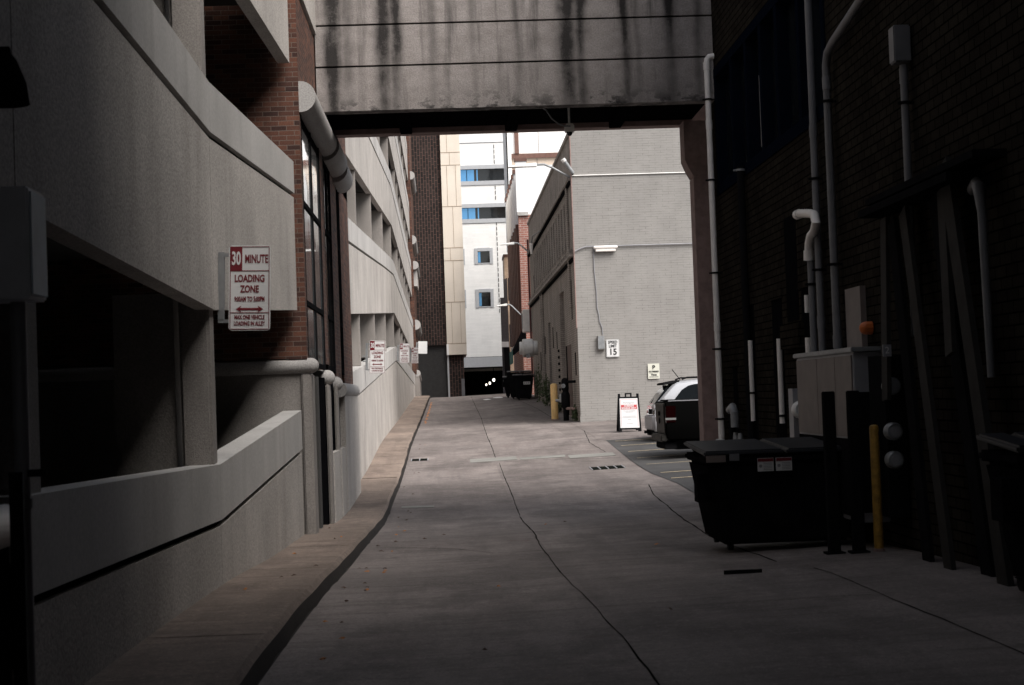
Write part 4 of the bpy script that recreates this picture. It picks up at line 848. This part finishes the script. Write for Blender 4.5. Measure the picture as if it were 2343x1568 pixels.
# weeds along grey wall
def weed(label,x,y,n,rad,h):
    m=MB(); g=G(x,y)
    for i in range(n):
        a=random.uniform(0,6.28); r_=rad*random.random()**.7; px=x+r_*math.cos(a)*.5; py=y+r_*math.sin(a)*2; hz=h*(1-r_/rad*.5)*random.random()**.7; s_=random.uniform(.03,.075)
        q=Vector((random.uniform(-1,1),random.uniform(-1,1),random.uniform(-.6,.8))).normalized(); u=q.orthogonal().normalized(); v_=q.cross(u); c=Vector((px,py,g+hz))
        m.add([c-u*s_,c+v_*s_*.5,c+u*s_,c-v_*s_*.5],[(0,1,2,3)])
    t=thing('weed_clump',label,'weeds',(x,y,g)); m.build('leaves','green',t); s=MB()
    for k in range(7): a=random.uniform(0,6.28); s.tube([(x,y,g-.02),(x+.15*math.cos(a),y+.5*math.sin(a),g+h*.8)],.008,5)
    s.build('stems','green',t)
weed('tall weeds growing at the foot of the grey wall behind the dumpsters',4.3,74,420,.45,1.5)
weed('low weeds growing between the gas meter and the grey wall',4.38,58.6,160,.25,.6)
weed('weeds growing at the foot of the grey wall beyond the yellow bollard',4.3,67,240,.35,.7)
weed('dense weeds growing along the grey wall nearest the far dumpsters',4.3,80,300,.45,1.9)

# ------------------------------------------------------------ far end buildings
tw=thing('brown_tower','tall dark brown block tower with a roller door at the end of the alley','building',(-1,104,1.7))
box('wall','towerbrick',tw,-6,-.10,104,112,4.85,34); box('roller_door','shutter',tw,-2.4,-.12,104.3,104.4,1.4,4.86)
m=MB(); [m.box(-2.4,-.12,104.27,104.3,1.75+k*.11,1.83+k*.11) for k in range(28)]; m.build('door_slats','shutter',tw)
box('door_post','greymetal',tw,-.12,-.02,103.95,104.3,1.4,4.85); box('corner_pier','towerbrick',tw,-.02,.92,104.2,112,1.4,4.2); box('pier_bumper','pvcg',tw,.72,.92,104.05,104.2,1.6,2.7)
m=MB().box(-.10,1.12,103.8,112,4.22,34); m.build('stone_clad_bay','beige',tw)
m=MB(); z=4.9
for k in range(14):
    m.box(-.10,1.13,103.785,103.8,z,z+.03); 
    for xx in ((.25,.8),(.45,),(.3,),(.55,))[k%4]: m.box(xx,xx+.02,103.785,103.8,z+.03,z+(.8 if k%3==2 else 2.6))
    z+=.8 if k%3==2 else 2.6
m.build('stone_joint','jointtan',tw); box('bay_bottom_trim','whitepanel',tw,-.13,-.0,103.76,103.8,4.2,4.9)
wb=thing('white_building','white block office building with ribbon windows closing the alley','building',(2.5,135,1.7))
WY=135.
def ww(x0,x1,z0,z1,nm='wall',mat='whitebrick',y=WY,d=.4): return box(nm,mat,wb,x0,x1,y,y+d,z0,z1)
ribbons=[(16.0,16.95),(19.1,20.1)]
ww(-8,8,4.75,8.85); ww(-8,2.6,8.85,10.0,) ; ww(3.55,8,8.85,10.0); ww(-8,8,10.0,12.4); ww(-8,2.62,12.4,13.35); ww(3.6,8,12.4,13.35); ww(-8,8,13.35,15.98)
ww(-8,8,16.97,19.08); ww(-8,8,20.1,22.2); ww(-8,8,22.25,30,'parapet','whitepanel',WY-.05)
for z0,z1 in ribbons:
    wv=ww(-8,8,z0,z1,'window','glass',WY+.2,.05); p=MB(); p.box(.9,1.93,WY+.17,WY+.2,z0+.03,z1-.03); p.box(1.98,2.55,WY+.17,WY+.2,z0+.03,z1-.03); p.box(2.75,2.85,WY+.17,WY+.2,z0+.03,z1-.03); p.build('pane','skyglass',wv); box('mullion','blackm',wv,1.93,1.98,WY+.12,WY+.2,z0,z1)  # blue panes paint the sky's reflection on part of each ribbon
    box('lintel_band','greymetal',wb,-8,8,WY-.06,WY+.1,z1-.02,z1+.30); box('sill_band','greymetal',wb,-8,8,WY-.06,WY+.1,z0-.34,z0+.0)
for x0,x1,z0,z1 in ((2.62,3.6,12.4,13.35),(2.6,3.55,8.85,10.0),(.3,1.3,12.4,13.35),(.3,1.3,8.85,10.0)):
    wv=box('window','glass',wb,x0,x1,WY+.2,WY+.25,z0,z1); box('pane','skyglass',wv,x0+.02,x0+.22,WY+.15,WY+.19,z0+.05,z1-.05); m=MB(); m.box(x0-.26,x0,WY-.05,WY+.2,z0-.1,z1+.25); m.box(x1,x1+.26,WY-.05,WY+.2,z0-.1,z1+.25); m.box(x0,x1,WY-.06,WY+.2,z1,z1+.28); m.box(x0,x1,WY-.04,WY+.2,z0-.08,z0); m.build('frame','greymetal',wv)  # narrow blue pane is a painted sky reflection at one side
m=MB(); z=5.3
m=MB(); [m.box(4.22,4.27,WY-.03,WY,8.3+k*.42,8.6+k*.42) for k in range(33) if not any(a-.5<8.3+k*.42<b+.3 for a,b in ribbons)]; m.build('joint_slot','blackm',wb)
box('garage_lintel','greymetal',wb,-8,8,WY-.15,WY+.4,3.92,4.72); m=MB().box(-8,8,WY-.12,WY+.4,4.725,4.75); m.build('lintel_flashing','blackm',wb)
box('garage_ceiling','deck',wb,-8,8,WY+.4,165,3.95,4.3); box('garage_back','deck',wb,-8,8,165,165.3,1,4.3); box('garage_wall','deck',wb,-8.3,-8,WY,165,1,4.3); box('garage_wall','deck',wb,8,8.3,WY,165,1,4.3); box('garage_beam','beige',wb,-8,8,WY+9,WY+9.5,3.72,3.94)
for i,(x,yy_,z) in enumerate(((3.75,142,2.9),(3.6,150,2.7),(3.45,158,2.62))):
    t=thing('garage_lamp',('brightest and rightmost','middle and smaller','leftmost and dimmest')[i]+' of three glowing lamps inside the far garage opening','lamp',(x,yy_,z)); MB().capsule((x,yy_,z-.03),(x,yy_,z+.03),.11-.015*i,True,True,10).build('bulb','lit',t,smooth=True); box('mount','blackm',t,x-.03,x+.03,yy_,yy_+.06,z+.1,3.94)
t=thing('gate_pillar','charcoal clad pillar standing right of the white building','pillar',(3.95,116,1.7)); box('shaft','darkcol',t,3.72,3.98,116,116.4,1.3,8.4); box('tall_shaft','darkcol',t,3.985,4.24,116,116.4,1.3,9.7); box('sign_board','blackm',t,3.86,4.26,115.9,115.99,2.9,4.9); box('white_cap','whitepanel',t,3.70,4.2,115.8,115.98,4.93,5.3)
ob=thing('tan_building','narrow tan brick building with tall windows behind the charcoal pillar','building',(4.4,118,1.7)); box('wall','tanbrick',ob,4.15,9,118,121,1.4,11.4); box('roof_coping','browntrim',ob,4.1,9,117.95,121,11.4,11.6)
for z in (5.0,8.3): box('window','glass',ob,4.24,4.3,117.97,118,z,z+1.6); box('window','glass',ob,4.38,4.46,117.97,118,z,z+1.6)
rb=thing('red_brick_building','red brick building with white upper bays beyond the grey building','building',(4.5,96,1.7))
box('wall','pinkbrick',rb,4.30,9,96,96.3,1.4,12.0); box('white_bay','whitepanel',rb,4.22,4.86,95.9,96.25,12.15,15.1); box('wall','pinkbrick',rb,4.40,9,96.3,113,1.4,12.0); box('bay_band','cap',rb,4.25,4.88,95.88,96.2,11.95,12.15); box('bay_cap','browntrim',rb,4.18,4.9,95.85,96.3,15.1,15.3)
box('upper_wall','whitepanel',rb,4.5,9,96.3,113,12.0,14.9)
for k in range(7):
    y_=97.5+k*2.3; f_=box('pilaster','browntrim',rb,4.20,4.40,y_,y_+.7,4.8,11.6); box('pilaster_top','whitepanel',f_,4.18,4.40,y_-.01,y_+.71,11.6,14.6-k*.0); box('pilaster_cap','browntrim',f_,4.12,4.42,y_-.1,y_+.8,14.6,14.85)
    box('window','glass',rb,4.38,4.395,y_+.9,y_+2.1,5.2,11.4)
box('sill_band','cap',rb,4.24,4.40,96.3,113,4.55,4.75)
pb=thing('panel_building','tall white and tan panelled building behind the red brick one','building',(6,118.5,1.7))
box('lower_wall','tanpanel',pb,4.75,30,121.5,124,1.4,18.9); box('upper_wall','whitepanel',pb,4.75,30,121.4,124,19.25,23); box('trim_band','browntrim',pb,4.70,30,121.3,121.45,18.9,19.25); box('corner_trim','browntrim',pb,5.35,5.65,121.2,121.39,19.25,23); box('side_panel','whitepanel',pb,4.5,4.75,113.5,121.3,12,23); box('edge_trim','blackm',pb,4.42,4.5,113.4,113.6,12,23)
m=MB(); [m.box(4.78,30,121.37,121.4,z,z+.035) for z in (21.2,)]; [m.box(4.78,30,121.47,121.5,z,z+.035) for z in (18.2,15.4,12.6,9.8)]; [m.box(x,x+.035,121.47,121.5,1.4,18.9) for x in (6.95,9.3,11.6)]; [m.box(x,x+.03,121.37,121.4,19.3,23) for x in (7.1,9.3,11.6)]; m.build('panel_joint','cabtan',pb)

# ------------------------------------------------------------ left foreground: utility box on its pole
t=thing('utility_box','blue grey utility box on a slim pole at the left edge','utility box',(-1.86,6.9,.1))
box('case','casegrey',t,-1.96,-1.69,6.8,7.08,2.06,2.52,bevel=.008); box('side_plate','boxblue',t,-1.688,-1.680,6.82,7.06,2.08,2.50)
MB().tube([(-1.79,7.0,S_(7)-.05),(-1.79,7.0,2.07)],.032,14).build('pole','greypaint',t,smooth=True); MB().tube([(-1.79,7,1.2),(-1.79,7,1.24)],.04,14).build('pole_collar','galv',t); box('bracket','blackm',t,-1.79,-1.70,6.98,7.02,1.33,1.36)
t=thing('black_post','thin black post beside the utility box at the left edge','post',(-1.78,6.75,.1)); MB().tube([(-1.755,6.75,S_(7)-.05),(-1.755,6.75,1.36)],.027,14).build('post','blackm',t,smooth=True); MB().tube([(-1.755,6.75,S_(7)),(-1.755,6.75,S_(7)+.02)],.06,14).build('base_plate','blackm',t)

# ------------------------------------------------------------ litter
for i in range(52):
    if i<36: x=random.uniform(-1.08,-.75)-.0; y=random.choice((random.uniform(9.5,20),random.uniform(20,60)))
    elif i<44: x=random.uniform(-1.9,-1.3); y=random.uniform(11,30)
    else: x=random.uniform(-.6,3.2); y=random.uniform(10,26)
    z=(S_(y) if x<-1.25 else G(x,y))+.012; s_=random.uniform(.018,.034); a=random.uniform(0,6.28)
    P=[(x+s_*rr*math.cos(a+k*.785),y+s_*rr*math.sin(a+k*.785),z+random.uniform(0,.015)) for k,rr in enumerate((1.3,.6,.9,.5,1.1,.5,.9,.6))]
    o_=MB().add(P+[(x,y,z+.02)],[(k,(k+1)%8,8) for k in range(8)]).build('fallen_leaf','leafo' if i%3==0 else 'leafd',origin=(x,y,z))
    tag(o_,('small dry orange leaf ' if i%3==0 else 'small dark brown leaf ')+('lying in the gutter along the left kerb' if i<36 else 'lying on the tan sidewalk' if i<44 else 'lying out on the open concrete road'),'leaf','leaves fallen on the alley')
t=tag(MB().add([(-1.04+.03*math.sin(k*2.1),64+k*.9,G(0,64+k*.9)+.006) for k in range(28)]+[(-.99+.05*math.sin(k*1.7),64+k*.9,G(0,64+k*.9)+.006) for k in range(28)],[(k,28+k,29+k,k+1) for k in range(27)]).build('leaf_litter','leafo'),'thin line of orange leaf litter along the far kerb','leaf litter',kind='stuff')
def spill(label,x,y,rx,ry):
    m=MB(); P=[(x+rx*math.cos(k*.52)*random.uniform(.7,1.1),y+ry*math.sin(k*.52)*random.uniform(.7,1.1)) for k in range(12)]
    m.add([(a,b,G(a,b)+.012) for a,b in P]+[(x,y,G(x,y)+.05)],[(k,(k+1)%12,12) for k in range(12)]); tag(m.build('crumpled_bag','white_s',origin=(x,y,G(x,y))),label,'litter')
spill('crumpled white bag on the road beside the far trash bin',2.6,90,.30,1.2)
spill('flat white scrap on the middle of the far road',1.95,88,.22,.8)
bar('pavement_strip','short dark metal strip lying on the road before the dumpster','metal strip',(2.35,14.6,G(2.4,14.6)+.01),(2.68,14.55,G(2.6,14.6)+.01),.05,.02,'blackm')
